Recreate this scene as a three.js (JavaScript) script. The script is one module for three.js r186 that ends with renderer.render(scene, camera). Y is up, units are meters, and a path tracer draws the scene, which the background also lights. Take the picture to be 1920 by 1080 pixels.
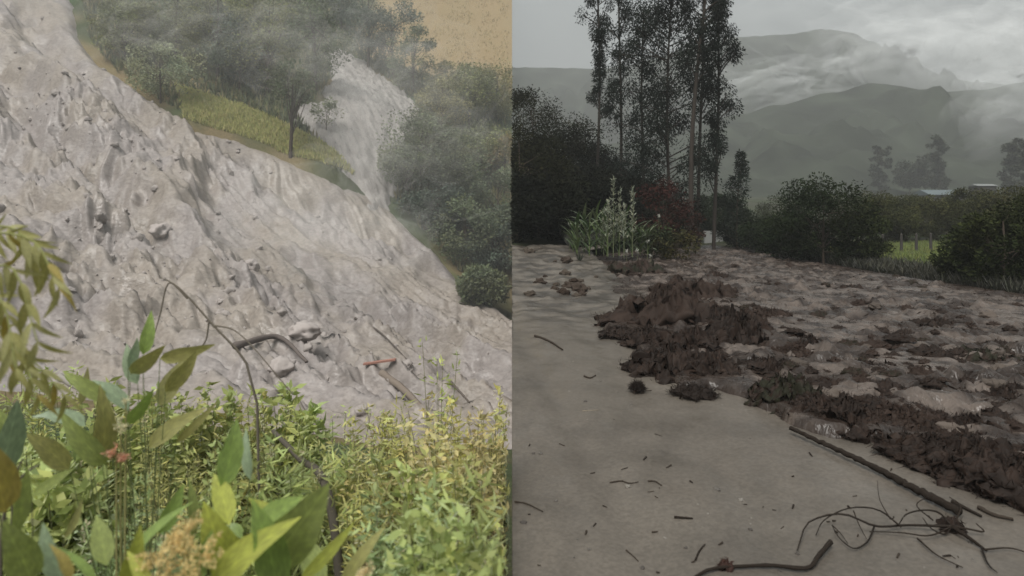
import * as THREE from 'three';
import { mergeVertices } from 'three/addons/utils/BufferGeometryUtils.js';
import { createNoise2D, createNoise3D } from 'simplex-noise';

// ---------------------------------------------------------------- camera, sky, sun, haze, exposure
const F = 1158, EYE = 2.0;
const scene = new THREE.Scene();
const camera = new THREE.PerspectiveCamera(50, 1920 / 1080, 0.1, 4000);
camera.position.set(0, EYE, 0);
camera.lookAt(0, EYE, -10);
camera.setViewOffset(1920, 1080, 0, 140, 1920, 1080);
camera.focus = 9; camera.userData.fStop = 1.6;                                           // a hand-held phone picture: soft close up and far off
camera.updateProjectionMatrix();

const renderer = new THREE.WebGLRenderer({ antialias: true });
renderer.toneMapping = THREE.LinearToneMapping;
renderer.toneMappingExposure = 2.8;
renderer.shadowMap.enabled = true;

const rngOf = (seed) => { let a = seed >>> 0; return () => { a = (a + 0x6D2B79F5) | 0; let t = Math.imul(a ^ (a >>> 15), 1 | a); t = (t + Math.imul(t ^ (t >>> 7), 61 | t)) ^ t; return ((t ^ (t >>> 14)) >>> 0) / 4294967296; }; };
const noise2 = createNoise2D(rngOf(7)), noise3 = createNoise3D(rngOf(11)), noise2b = createNoise2D(rngOf(23));
const clamp = (v, a, b) => Math.min(b, Math.max(a, v));
const smooth = (a, b, v) => { const t = clamp((v - a) / (b - a), 0, 1); return t * t * (3 - 2 * t); };
const mix = (a, b, t) => a + (b - a) * t;
const fbm = (x, y, o = 4) => { let s = 0, a = 0.5, f = 1; for (let i = 0; i < o; i++) { s += a * noise2(x * f + i * 17.3, y * f - i * 9.1); f *= 2.03; a *= 0.5; } return s; };
const billow = (x, y, o = 2) => { let s = 0, a = 0.6, f = 1; for (let i = 0; i < o; i++) { s += a * Math.abs(noise2b(x * f + i * 31.7, y * f - i * 13.3)); f *= 2.1; a *= 0.45; } return s; };
const ridged = (x, y, o = 4) => { let s = 0, a = 0.5, f = 1; for (let i = 0; i < o; i++) { const n = 1 - Math.abs(noise2b(x * f + i * 5.7, y * f + i * 3.3)); s += a * n * n; f *= 2.1; a *= 0.5; } return s; };

{ // overcast sky: an even grey layer, brighter towards the zenith, with soft cloud mottling
  const W = 512, H = 256, data = new Float32Array(W * H * 4);
  for (let j = 0; j < H; j++) for (let i = 0; i < W; i++) {
    const el = ((j + 0.5) / H - 0.5) * Math.PI, az = (i + 0.5) / W * Math.PI * 2;
    const dx = Math.cos(el) * Math.cos(az), dy = Math.sin(el), dz = Math.cos(el) * Math.sin(az);
    let n = 0, a = 0.5, f = 1.6; for (let k = 0; k < 4; k++) { n += a * noise3(dx * f, dy * f * 1.6 + k * 7, dz * f); f *= 2; a *= 0.5; }
    const s = Math.max(0, dy), L = SKY_L() * (0.32 + 0.96 * s) * (1 + 0.07 * n);
    const k = (j * W + i) * 4; data[k] = L * 0.94; data[k + 1] = L * 1.0; data[k + 2] = L * 1.0; data[k + 3] = 1;
  }
  const t = new THREE.DataTexture(data, W, H, THREE.RGBAFormat, THREE.FloatType);
  t.mapping = THREE.EquirectangularReflectionMapping; t.magFilter = THREE.LinearFilter; t.minFilter = THREE.LinearFilter; t.needsUpdate = true;
  scene.background = t; scene.environment = t;
}
function SKY_L() { return 0.24; }
const sun = new THREE.DirectionalLight(new THREE.Color(1.0, 0.97, 0.92), 1.5);
sun.position.set(-90, 260, 120); sun.target.position.set(-10, 0, -40);
sun.castShadow = true; sun.shadow.radius = 60;
Object.assign(sun.shadow.camera, { left: -250, right: 250, top: 250, bottom: -250, near: 1, far: 900 });
scene.add(sun, sun.target);
scene.fog = new THREE.FogExp2(new THREE.Color(0.93, 0.95, 0.95), 0.0011);

// ---------------------------------------------------------------- helpers
const V = (x, y, z) => new THREE.Vector3(x, y, z);
const P = (px, py, d) => V((px - 960) / F * d, EYE - (py - 400) / F * d, -d);          // a sight line's point at a given depth
const flat = (px, py, h = 0) => P(px, py, (EYE - h) * F / (py - 400));                  // where a sight line meets level ground of height h
const used = new Map();
const numbered = (n) => { const k = used.get(n) || 0; used.set(n, k + 1); return k ? `${n}_${String(k).padStart(3, '0')}` : n; };
function tag(o, label, category, group, kind) { o.userData.label = label; if (category) o.userData.category = category; if (group) o.userData.group = group; if (kind) o.userData.kind = kind; return o; }
function thing(name, label, category, pos, group) { const g = new THREE.Group(); g.name = numbered(name); g.position.copy(pos); scene.add(g); return tag(g, label, category, group); }
function part(name, geometry, material, parent) { const m = new THREE.Mesh(geometry, material); m.name = name; m.castShadow = m.receiveShadow = true; parent.add(m); return m; }
function solo(name, geometry, material, label, category, group, kind) { const m = new THREE.Mesh(geometry, material); m.name = numbered(name); m.castShadow = m.receiveShadow = true; scene.add(m); return tag(m, label, category, group, kind); }
const local = (g, base) => g.translate(-base.x, -base.y, -base.z);

class Soup { // collects faces with vertex colours
  constructor() { this.p = []; this.c = []; this.i = []; this.n = []; this.smooth = true; }
  v(x, y, z, c) { this.p.push(x, y, z); this.c.push(c[0], c[1], c[2]); return this.p.length / 3 - 1; }
  leaf(p, dir, side, len, wid, c) { // a folded diamond
    const mx = p.x + dir.x * len * 0.45, my = p.y + dir.y * len * 0.45, mz = p.z + dir.z * len * 0.45, w = wid / 2;
    const a = this.v(p.x, p.y, p.z, c), b = this.v(mx + side.x * w, my + side.y * w, mz + side.z * w, c), t = this.v(p.x + dir.x * len, p.y + dir.y * len, p.z + dir.z * len, c), e = this.v(mx - side.x * w, my - side.y * w, mz - side.z * w, c);
    this.i.push(a, b, t, a, t, e); this.smooth = false;
  }
  tube(pts, r0, r1, c, seg = 6, jitter = 0, rnd = Math.random) {
    let prev = null; const up = V(0.13, 0.9, 0.41).normalize();
    for (let k = 0; k < pts.length; k++) {
      const t = pts[Math.min(k + 1, pts.length - 1)].clone().sub(pts[Math.max(k - 1, 0)]).normalize();
      const u = Math.abs(t.dot(up)) > 0.97 ? V(1, 0, 0) : up, a = t.clone().cross(u).normalize(), b = t.clone().cross(a);
      const r = mix(r0, r1, k / (pts.length - 1)), ring = [];
      for (let s = 0; s < seg; s++) { const q = s / seg * Math.PI * 2, rr = r * (1 + jitter * (rnd() - 0.5)); ring.push(this.v(pts[k].x + (a.x * Math.cos(q) + b.x * Math.sin(q)) * rr, pts[k].y + (a.y * Math.cos(q) + b.y * Math.sin(q)) * rr, pts[k].z + (a.z * Math.cos(q) + b.z * Math.sin(q)) * rr, c)); }
      if (prev) for (let s = 0; s < seg; s++) { const s2 = (s + 1) % seg; this.i.push(prev[s], ring[s], prev[s2], prev[s2], ring[s], ring[s2]); }
      if (k === 0 || k === pts.length - 1) { const m = this.v(pts[k].x, pts[k].y, pts[k].z, c); for (let s = 0; s < seg; s++) { const s2 = (s + 1) % seg; k === 0 ? this.i.push(m, ring[s], ring[s2]) : this.i.push(m, ring[s2], ring[s]); } }
      prev = ring;
    }
  }
  build(base) {
    const g = new THREE.BufferGeometry();
    g.setAttribute('position', new THREE.BufferAttribute(new Float32Array(this.p), 3));
    g.setAttribute('color', new THREE.BufferAttribute(new Float32Array(this.c), 3));
    g.setIndex(this.i);
    if (this.smooth) g.computeVertexNormals();
    return base ? local(g, base) : g;
  }
}
const bend = (a, b, n, amp, rnd) => { const out = []; const ph = rnd() * 9; for (let k = 0; k <= n; k++) { const t = k / n, w = Math.sin(t * Math.PI) * amp + (k && k < n ? (rnd() - 0.5) * amp * 0.5 : 0); out.push(V(mix(a.x, b.x, t) + Math.cos(ph) * w, mix(a.y, b.y, t) + w * 0.35, mix(a.z, b.z, t) + Math.sin(ph) * w)); } return out; };
const curve = (pts, n) => new THREE.CatmullRomCurve3(pts).getPoints(n);
const rdir = (rnd) => { const z = rnd() * 2 - 1, a = rnd() * 6.2832, r = Math.sqrt(1 - z * z); return V(r * Math.cos(a), z, r * Math.sin(a)); };
const tint = (c, rnd, amt = 0.25) => { const k = 1 + (rnd() - 0.5) * 2 * amt, h = (rnd() - 0.5) * amt * 0.5; return [c[0] * k * (1 + h), c[1] * k, c[2] * k * (1 - h)]; };

// tileable noise textures
function noiseTexture(size, seed, cells, octaves, map) {
  const rnd = rngOf(seed), lat = []; for (let o = 0; o < octaves; o++) { const n = cells << o; const a = new Float32Array(n * n); for (let k = 0; k < a.length; k++) a[k] = rnd(); lat.push([n, a]); }
  const data = new Uint8Array(size * size * 4);
  for (let j = 0; j < size; j++) for (let i = 0; i < size; i++) {
    let s = 0, amp = 0.5, tot = 0;
    for (const [n, a] of lat) { const x = i / size * n, y = j / size * n, x0 = Math.floor(x), y0 = Math.floor(y), fx = x - x0, fy = y - y0, ux = fx * fx * (3 - 2 * fx), uy = fy * fy * (3 - 2 * fy), x1 = (x0 + 1) % n, y1 = (y0 + 1) % n; s += amp * mix(mix(a[y0 * n + x0], a[y0 * n + x1], ux), mix(a[y1 * n + x0], a[y1 * n + x1], ux), uy); tot += amp; amp *= 0.62; }
    const c = map(s / tot, rnd); const k = (j * size + i) * 4; data[k] = c[0]; data[k + 1] = c[1]; data[k + 2] = c[2]; data[k + 3] = 255;
  }
  const t = new THREE.DataTexture(data, size, size); t.wrapS = t.wrapT = THREE.RepeatWrapping; t.magFilter = THREE.LinearFilter; t.minFilter = THREE.LinearMipmapLinearFilter; t.generateMipmaps = true; t.needsUpdate = true; return t;
}
const grey = (lo, hi) => (s) => { const v = clamp(mix(lo, hi, clamp((s - 0.25) * 2, 0, 1)), 0, 1) * 255; return [v, v, v]; };
const grainMap = noiseTexture(512, 3, 64, 3, grey(0.88, 1.0)); grainMap.colorSpace = THREE.SRGBColorSpace;
const bumpMap = noiseTexture(512, 5, 40, 4, grey(0, 1));
const roughMap = noiseTexture(256, 9, 6, 4, grey(0.55, 1.0));
const withRepeat = (t, r) => { const c = t.clone(); c.repeat.set(r, r); c.needsUpdate = true; return c; };
const mudMat = (bump, rough, rep, spec = 0.5) => new THREE.MeshPhysicalMaterial({ specularIntensity: spec, vertexColors: true, map: withRepeat(grainMap, rep), bumpMap: withRepeat(bumpMap, rep), bumpScale: bump, roughness: rough, roughnessMap: withRepeat(roughMap, rep * 0.9) });
const leafMat = (rough = 0.9, tr = 0.3) => new THREE.MeshPhysicalMaterial({ vertexColors: true, roughness: rough, transmission: tr, thickness: 0, side: THREE.DoubleSide });
const M = {
  leftMud: mudMat(0.035, 0.5, 0.06), soil: mudMat(0.03, 1, 0.13, 0.1), road: mudMat(0.001, 0.5, 0.8, 0.5), rightMud: mudMat(0.01, 0.38, 0.5, 0.6),
  hill: new THREE.MeshPhysicalMaterial({ specularIntensity: 0.05, vertexColors: true, roughness: 1 }),
  crown: leafMat(0.95, 0.3), dark: new THREE.MeshPhysicalMaterial({ specularIntensity: 0.15, vertexColors: true, roughness: 0.9, side: THREE.DoubleSide }),
  bark: new THREE.MeshPhysicalMaterial({ specularIntensity: 0.2, vertexColors: true, roughness: 0.95, bumpMap: bumpMap, bumpScale: 0.01 }),
  near: leafMat(0.95, 0.42),
};

// ---------------------------------------------------------------- grids
function gridMesh(xs, zs, at, keep, oblique = false) { // at(x,z) -> [y, r,g,b]
  const nx = xs.length, nz = zs.length, pos = new Float32Array(nx * nz * 3), col = new Float32Array(nx * nz * 3), uv = new Float32Array(nx * nz * 2), ok = new Uint8Array(nx * nz), idx = [];
  for (let j = 0; j < nz; j++) for (let i = 0; i < nx; i++) {
    const k = j * nx + i, x = xs[i], z = zs[j]; ok[k] = keep ? (keep(x, z) ? 1 : 0) : 1; const a = ok[k] ? at(x, z) : [0, 0, 0, 0];
    pos[k * 3] = a[4] ?? x; pos[k * 3 + 1] = a[0]; pos[k * 3 + 2] = a[5] ?? z; col[k * 3] = a[1]; col[k * 3 + 1] = a[2]; col[k * 3 + 2] = a[3]; uv[k * 2] = x; uv[k * 2 + 1] = oblique ? a[0] * 1.1 - z * 0.7 : z;
  }
  for (let j = 0; j < nz - 1; j++) for (let i = 0; i < nx - 1; i++) { const a = j * nx + i, b = a + 1, c = a + nx, d = c + 1; if (ok[a] && ok[b] && ok[c] && ok[d]) idx.push(a, b, d, a, d, c); }
  const g = new THREE.BufferGeometry(); g.setAttribute('position', new THREE.BufferAttribute(pos, 3)); g.setAttribute('color', new THREE.BufferAttribute(col, 3)); g.setAttribute('uv', new THREE.BufferAttribute(uv, 2)); g.setIndex(idx); g.computeVertexNormals(); return g;
}
const range = (a, b, step) => { const n = Math.round(Math.abs(b - a) / step), out = []; for (let i = 0; i <= n; i++) out.push(mix(a, b, i / n)); return out; };
const inPoly = (x, z, poly) => { let c = false; for (let i = 0, j = poly.length - 1; i < poly.length; j = i++) { const [xi, zi] = poly[i], [xj, zj] = poly[j]; if ((zi > z) !== (zj > z) && x < (xj - xi) * (z - zi) / (zj - zi) + xi) c = !c; } return c; };
const edgeDist = (x, z, poly) => { let m = 1e9; for (let i = 0, j = poly.length - 1; i < poly.length; j = i++) { const [ax, az] = poly[j], [bx, bz] = poly[i], dx = bx - ax, dz = bz - az, t = clamp(((x - ax) * dx + (z - az) * dz) / (dx * dx + dz * dz + 1e-9), 0, 1); m = Math.min(m, Math.hypot(x - ax - t * dx, z - az - t * dz)); } return inPoly(x, z, poly) ? m : -m; };

// ================================================================ THE STEEP GULLY (west of the terrace edge, x < 0)
const EDGE = 0.002;
const ctrl = [[0, 560, 46], [0, 430, 56], [0, 250, 76], [60, 0, 116], [-150, 300, 66], [200, 400, 64], [200, 200, 88], [130, 0, 122], [400, 600, 52], [500, 450, 73], [340, 300, 84], [560, 400, 85], [700, 400, 94], [640, 560, 64], [800, 500, 86], [900, 640, 64], [960, 600, 80], [720, 640, 57],
  [900, 760, 46], [640, 780, 41], [0, 690, 38], [300, 720, 38],
  [340, 180, 99], [500, 235, 99], [640, 310, 97], [250, 120, 108], [640, 120, 142], [720, 190, 124], [790, 240, 117], [960, 500, 102], [960, 300, 130], [960, 60, 178], [800, 300, 118], [800, 100, 170], [500, 60, 155], [300, 40, 142], [500, -100, 205], [900, -100, 230], [100, -100, 175], [-200, -100, 165], [-200, -260, 240], [960, -120, 260]]
  .map(([px, py, d]) => { const p = P(px, py, d); return [p.x, p.z, p.y]; })
  .concat([[-1, 0, 0.15], [-3, -3, -0.6], [0, -3.5, -0.55], [0, -8, -2.5], [-6, -8, -2.2], [-12, -14, -3.8], [0, -20, -6.8], [-20, -26, -5.6], [-12, 4, 1.0], [-40, -20, 0], [0, 6, 0.6], [-5, 12, 1.5]]);
const tps = (() => { // thin-plate spline through the surveyed points
  const S = 60, n = ctrl.length, N = n + 3, A = Array.from({ length: N }, () => new Float64Array(N + 1));
  const U = (r2) => r2 < 1e-12 ? 0 : r2 * Math.log(r2);
  for (let i = 0; i < n; i++) { for (let j = 0; j < n; j++) A[i][j] = U(((ctrl[i][0] - ctrl[j][0]) ** 2 + (ctrl[i][1] - ctrl[j][1]) ** 2) / S / S); A[i][i] += 0.006; A[i][n] = A[n][i] = 1; A[i][n + 1] = A[n + 1][i] = ctrl[i][0] / S; A[i][n + 2] = A[n + 2][i] = ctrl[i][1] / S; A[i][N] = ctrl[i][2]; }
  for (let c = 0; c < N; c++) { let p = c; for (let r = c + 1; r < N; r++) if (Math.abs(A[r][c]) > Math.abs(A[p][c])) p = r; [A[c], A[p]] = [A[p], A[c]]; for (let r = 0; r < N; r++) if (r !== c) { const f = A[r][c] / A[c][c]; if (f) for (let k = c; k <= N; k++) A[r][k] -= f * A[c][k]; } }
  const w = A.map((r, i) => r[N] / r[i]);
  return (x, z) => { let s = w[n] + w[n + 1] * x / S + w[n + 2] * z / S; for (let i = 0; i < n; i++) s += w[i] * U(((x - ctrl[i][0]) ** 2 + (z - ctrl[i][1]) ** 2) / S / S); return s; };
})();
// sampled once on a grid, then read by interpolation
const HX0 = -240, HZ0 = -270, HS = 1.5, HNX = 164, HNZ = 196, hTab = new Float32Array(HNX * HNZ);
for (let j = 0; j < HNZ; j++) for (let i = 0; i < HNX; i++) hTab[j * HNX + i] = tps(HX0 + i * HS, HZ0 + j * HS);
const hL = (x, z) => { const u = clamp((x - HX0) / HS, 0, HNX - 1.001), v = clamp((z - HZ0) / HS, 0, HNZ - 1.001), i = Math.floor(u), j = Math.floor(v), a = u - i, b = v - j, k = j * HNX + i; return mix(mix(hTab[k], hTab[k + 1], a), mix(hTab[k + HNX], hTab[k + HNX + 1], a), b); };
const castL = (px, py, from = 26, h = hL) => { let d = from; for (; d < 268; d += 0.25) { const p = P(px, py, d); if (p.y < h(Math.min(p.x, 0), p.z)) return p; } return P(px, py, 265); };

const polyOf = (list) => list.map(([px, py]) => { const p = castL(px, py); return [px >= 955 ? 3 : p.x, p.z]; });
const mudEdge = [[132, -60], [140, 0], [155, 70], [205, 135], [290, 192], [345, 228], [440, 252], [560, 302], [640, 338], [700, 362], [740, 392], [830, 482], [900, 565], [958, 605]];
const mudPoly = polyOf(mudEdge).concat([[3, -34], [-20, -27], [-60, -22], [-140, -30], [-190, -110], [-190, -230]]);
const streamPoly = polyOf([[612, 88], [668, 105], [745, 165], [818, 232], [800, 262], [752, 292], [748, 345], [738, 398], [700, 392], [664, 345], [640, 312], [590, 258], [540, 205], [596, 190], [622, 150]]);
const meadowPoly = polyOf([[322, 160], [420, 188], [540, 238], [650, 306], [668, 330], [560, 300], [440, 250], [345, 224]]);

const FS = castL(640, 520).sub(castL(380, 340)).setY(0).normalize();
const lineOf = (list) => list.map(([px, py]) => { const p = castL(px, py); return [p.x, p.z]; });
const lineDist = (x, z, line) => { let m = 1e9, side = 0; for (let i = 1; i < line.length; i++) { const [ax, az] = line[i - 1], [bx, bz] = line[i], dx = bx - ax, dz = bz - az, t = clamp(((x - ax) * dx + (z - az) * dz) / (dx * dx + dz * dz), 0, 1), q = Math.hypot(x - ax - t * dx, z - az - t * dz); if (q < m) { m = q; side = Math.sign(dx * (z - az) - dz * (x - ax)); } } return [m, side]; };
// the flow's big forms: the lip of the upper lobe, and furrows between surges [line, depth, width]
const lip = lineOf([[345, 232], [388, 318], [345, 400], [425, 500], [480, 560], [600, 640]]);
const furrows = [[lineOf([[0, 120], [60, 240], [190, 345], [280, 430], [350, 490]]), 3.0, 2.6], [lineOf([[0, 300], [110, 370], [230, 420]]), 1.8, 2.0], [lineOf([[95, 468], [180, 482], [262, 450], [335, 545]]), 1.9, 1.5], [lineOf([[20, 600], [120, 560], [240, 600]]), 1.4, 1.4], [lineOf([[480, 570], [560, 640], [640, 720]]), 1.6, 1.3], [lineOf([[370, 230], [480, 300], [600, 390], [760, 470]]), 2.0, 2.2], [lineOf([[560, 480], [700, 560], [900, 690]]), 1.5, 2.2], [lineOf([[40, 20], [110, 120], [240, 210], [330, 300]]), 2.2, 2.2]];
const LIP = 1;
// darker, stonier surges within the pale slurry: [centre px, py, half length along the flow, half width, strength]
const surges = [[90, 220, 17, 6, 0.8], [250, 490, 11, 4.5, 0.75], [170, 600, 7, 3.5, 0.6], [470, 280, 14, 4.5, 0.7], [500, 520, 7, 3.5, 0.65], [400, 400, 8, 3, 0.5], [300, 200, 9, 3, 0.6], [640, 440, 12, 3.5, 0.35], [520, 660, 6, 2, 0.5]].map(([px, py, a, b, k]) => { const p = castL(px, py); return [p.x * FS.x + p.z * FS.z, -p.x * FS.z + p.z * FS.x, a, b, k]; });
function surgeAt(s, t) { let q = 0; const ws = s + 5 * fbm(s / 8, t / 6, 3), wt = t + 3.5 * fbm(s / 7 + 20, t / 5, 3); for (const [cs, ct, a, b, k] of surges) q = Math.max(q, k * Math.exp(-(((ws - cs) / a) ** 2 + ((wt - ct) / b) ** 2))); return q; }
const pool = (() => { const p = castL(520, 430); return [p.x, p.z]; })();
function leftMudSurface(x, z) {
  const e = edgeDist(x, z, mudPoly), s = x * FS.x + z * FS.z, t = -x * FS.z + z * FS.x;
  const wx = fbm(s / 26, t / 22, 3) * 4, wz = fbm(s / 24 + 40, t / 20, 3) * 3.2, ux = x + fbm(x / 5, z / 5, 2) * 1.6, uz = z + fbm(x / 5 + 9, z / 5, 2) * 1.6;
  const calm = Math.exp(-(((x - pool[0]) / 15) ** 2 + ((z - pool[1]) / 13) ** 2));
  const surge = surgeAt(s, t), rough = (0.22 + 0.6 * smooth(-0.2, 0.3, fbm(s / 30 + 3, t / 14 + 8, 3)) + 0.9 * surge) * (1 - 0.8 * calm);
  const big = ridged((s + wx) / 44, (t + wz) / 11, 2), mid = billow((s + wx) / 9, (t + wz) / 4.6, 2), fine = billow((s + wx * 0.8) / 3.3, (t + wz * 0.8) / 2.1, 2);
  let dy = (big - 0.45) * 2.8 + ((mid - 0.35) * 1.7 + (fine - 0.35) * 1.5) * rough + (fine - 0.35) * 0.35 * (1 - calm) + (ridged((s + wx) / 19, (t + wz * 0.7) / 2.4, 2) - 0.4) * 1.15 * (1 - 0.5 * calm);
  const [ld, ls] = lineDist(ux, uz, lip); dy += 2.4 * smooth(-1.1, 1.1, ld * ls * LIP) * smooth(34, 8, ld) - 1.2 * smooth(34, 8, ld);
  for (const [l, depth, w] of furrows) { const [q] = lineDist(ux, uz, l); if (q < w * 3) dy -= 0.95 * depth * Math.exp(-((q / w) ** 2)) - depth * 0.45 * Math.exp(-(((q - w * 1.7) / (w * 0.7)) ** 2)); }
  return { e, dy, big, mid, fine, rough, s, t, calm, surge };
}
{
  const mauve = [0.3, 0.268, 0.254], brown = [0.294, 0.256, 0.222];
  const at = (x, z) => {
    const m = leftMudSurface(x, z), y = hL(x, z) + m.dy * smooth(-0.5, 5, m.e) + mix(-1.6, 0.7, smooth(-1.5, 2.5, m.e));
    const k = smooth(-0.3, 0.3, fbm(x / 15 + 9, z / 15 - 4, 4)), q = 1 + 0.12 * fbm(x / 2.6 + 40, z / 2.6, 2);
    return [y, mix(brown[0], mauve[0], k) * q, mix(brown[1], mauve[1], k) * q, mix(brown[2], mauve[2], k) * q];
  };
  const xs = range(-150, -62, 0.8).concat(range(-62, -EDGE, 0.3).slice(1)), zs = range(-170, -108, 0.8).concat(range(-108, -26, 0.3).slice(1));
  const g = gridMesh(xs, zs, at, (x, z) => edgeDist(x, z, mudPoly) > -1.6, true);
  solo('mud_torrent', g, M.leftMud, 'pale grey mud torrent pouring down the steep gully on the left', null, null, 'structure');
}
const ochre = (x, z) => smooth(-152, -162, z) * smooth(-50, -34, x) * 1.4 - 0.7;
{ // hillside under trees and bushes
  const xs = range(-238, -30, 2.6).concat(range(-30, -EDGE, 1.0).slice(1)), zs = range(-266, -30, 2.2).concat(range(-30, 14, 1.0).slice(1));
  const at = (x, z) => {
    const e = edgeDist(x, z, mudPoly), s = edgeDist(x, z, streamPoly); const n = fbm(x / 9, z / 9, 4), n2 = fbm(x / 30 + 5, z / 30, 3);
    const y = hL(x, z) + n * 0.6 * smooth(0, 10, Math.hypot(x, z)) - 7 * smooth(0.5, 6, e) - 1.4 * smooth(-0.5, 2, s);
    let c = [0.075 + n2 * 0.03, 0.085 + n * 0.02, 0.042];
    const dry = Math.max(0.6 * smooth(-0.1, 0.25, n2), smooth(-0.3, 0.2, ochre(x, z) + n * 0.5));
    c = [mix(c[0], 0.34, dry * 0.8), mix(c[1], 0.25, dry * 0.8), mix(c[2], 0.14, dry * 0.8)];
    return [y, ...c];
  };
  solo('hillside', gridMesh(xs, zs, at), M.soil, 'green and ochre hillside around the gully', null, null, 'structure');
  // earth face along the terrace edge
  const f = new Soup(), zz = range(-266, 14, 2); let prev = null; for (const z of zz) { const c = tint([0.17, 0.13, 0.10], rngOf(Math.round(z * 7 + 9999)), 0.2); const top = f.v(-EDGE, hL(0, z) - 0.35 - 7 * smooth(0.5, 6, edgeDist(0, z, mudPoly)), z, c), bot = f.v(-EDGE, -30, z, c); if (prev) f.i.push(prev[0], top, prev[1], prev[1], top, bot); prev = [top, bot]; }
  solo('earth_cut', f.build(), M.hill, 'bare earth face of the gully side', null, null, 'structure');
}
{ // white upper stream
  const at = (x, z) => { const n = ridged(x / 4.5, z / 3, 3), r = ridged(x / 1.3, z / 1.1, 2); const c = 0.35 + 0.1 * fbm(x / 4, z / 4, 3); return [hL(x, z) + (n - 0.4) * 1.7 + (r - 0.4) * 0.8 + mix(-2.2, 0.3, smooth(-1.5, 1.2, edgeDist(x, z, streamPoly) + 2.4 * fbm(x / 6, z / 6, 4))), c, c * 0.93, c * 0.88]; };
  const bx = streamPoly.map((p) => p[0]), bz = streamPoly.map((p) => p[1]);
  solo('stream', gridMesh(range(Math.min(...bx) - 4, Math.min(-EDGE, Math.max(...bx) + 4), 0.4), range(Math.min(...bz) - 4, Math.max(...bz) + 4, 0.4), at, (x, z) => edgeDist(x, z, streamPoly) > -4), mudMat(0.05, 0.45, 0.3), 'whitish torrent rushing down behind the grassy spur', null, null, 'structure');
}

// ---------------------------------------------------------------- trees
function leafClump(soup, c, r, n, o, rnd, ok) {
  const base = tint(o.color, rnd, o.vary ?? 0.3);
  for (let k = 0; k < n; k++) {
    const d = rdir(rnd), q = Math.pow(rnd(), 0.45), p = V(c.x + d.x * r.x * q, c.y + d.y * r.y * q, c.z + d.z * r.z * q);
    if (ok && !ok(p)) continue;
    const dir = rdir(rnd).lerp(V(d.x, o.droop, d.z), 0.55).normalize(), side = rdir(rnd).cross(dir).normalize();
    soup.leaf(p, dir, side, o.size * (0.6 + rnd() * 0.8), o.size * o.aspect * (0.6 + rnd() * 0.7), tint(base, rnd, 0.22));
  }
}
const clipLeft = (base) => (p) => p.x + (base ? base.x : 0) < -0.35, clipRight = (p) => p.x > 0.3;
function tree(o) { // o: name,label,category,group,pos,H,R,kind,leaves,size,color,ok,mat
  const rnd = rngOf(o.seed), b = o.pos, t = thing(o.name || 'tree', o.label, o.category || 'tree', b, o.group), H = o.H, R = o.R;
  const wood = new Soup(), crown = new Soup(), ok = o.ok, bark = o.bark || [0.07, 0.055, 0.042];
  const L = { color: o.color, size: o.size, aspect: o.aspect ?? 0.5, droop: o.droop ?? 0.2, vary: o.vary };
  const lean = V((o.lean?.[0] ?? (rnd() - 0.5) * 0.1) * H, 0, (o.lean?.[1] ?? (rnd() - 0.5) * 0.1) * H);
  const up = (f) => V(b.x + lean.x * f * f, b.y - 0.25 + (H + 0.25) * f, b.z + lean.z * f * f);
  const sink = o.sink ?? 0.6; const low = V(b.x, b.y - sink, b.z);
  const keepPt = (p) => !ok || ok(p);
  const top = o.kind === 'gum' ? 0.98 : 0.8, sway = (f) => { const p = up(f); p.x += Math.sin(f * 5 + o.seed) * H * 0.008; return p; };
  const tr = [low]; for (let k = 0; k <= 10; k++) tr.push(sway(k / 10 * top));
  wood.tube(tr, o.trunk ?? H * 0.022, (o.trunk ?? H * 0.022) * 0.25, bark, 7, 0.15, rnd);
  const clumps = [];
  if (o.kind === 'gum') {
    const n = o.clumps; for (let k = 0; k < n; k++) { const f = mix(o.from ?? 0.28, 1, Math.pow((k + rnd()) / n, 0.9)), a = rnd() * 6.28, env = (o.env ? o.env(f) : 1), rad = (0.25 + rnd() * 0.9) * R * env; const p = sway(f * 0.985); clumps.push([V(p.x + Math.cos(a) * rad, p.y + rnd() * 0.6, p.z + Math.sin(a) * rad), (0.2 + rnd() * 0.26) * R * (0.7 + 0.3 * env), f]); }
  } else if (o.kind === 'cone') {
    const n = o.clumps; for (let k = 0; k < n; k++) { const f = (k + rnd()) / n, a = rnd() * 6.28, rad = R * (1 - f) * (0.35 + rnd() * 0.65); const p = up(mix(o.from ?? 0.08, 0.97, f)); clumps.push([V(p.x + Math.cos(a) * rad, p.y, p.z + Math.sin(a) * rad), R * mix(0.42, 0.14, f), f]); }
  } else {
    const n = o.clumps, c0 = o.mid ?? 0.6, ry = o.ry ?? 0.36; for (let k = 0; k < n; k++) { const d = rdir(rnd), q = 0.45 + 0.55 * Math.sqrt(rnd()); const p = up(c0); clumps.push([V(p.x + d.x * R * q, p.y + d.y * H * ry * q, p.z + d.z * R * q), R * (0.24 + rnd() * 0.22), c0]); }
  }
  for (const [c, r, f] of clumps) {
    if (!keepPt(c)) { leafClump(crown, c, V(r, r * (o.stretch ?? 0.85), r), Math.round(o.leaves * (0.6 + rnd() * 0.8)), L, rnd, ok); continue; }
    const root = sway(o.kind === 'round' || !o.kind ? mix(0.2, 0.62, rnd()) : Math.max(0.05, f - 0.04));
    const bits = bend(root, c, 3, r * 0.25, rnd); if (bits.every(keepPt) && rnd() < 0.75) wood.tube(bits, (o.trunk ?? H * 0.022) * 0.32, 0.012 * H / 8, bark, 4, 0, rnd);
    leafClump(crown, c, V(r, r * (o.stretch ?? 0.85), r), Math.round(o.leaves * (0.6 + rnd() * 0.8)), L, rnd, ok);
  }
  part('trunk', wood.build(b), M.bark, t);
  const cr = part('crown', crown.build(b), o.mat || M.crown, t);
  return t;
}
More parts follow.
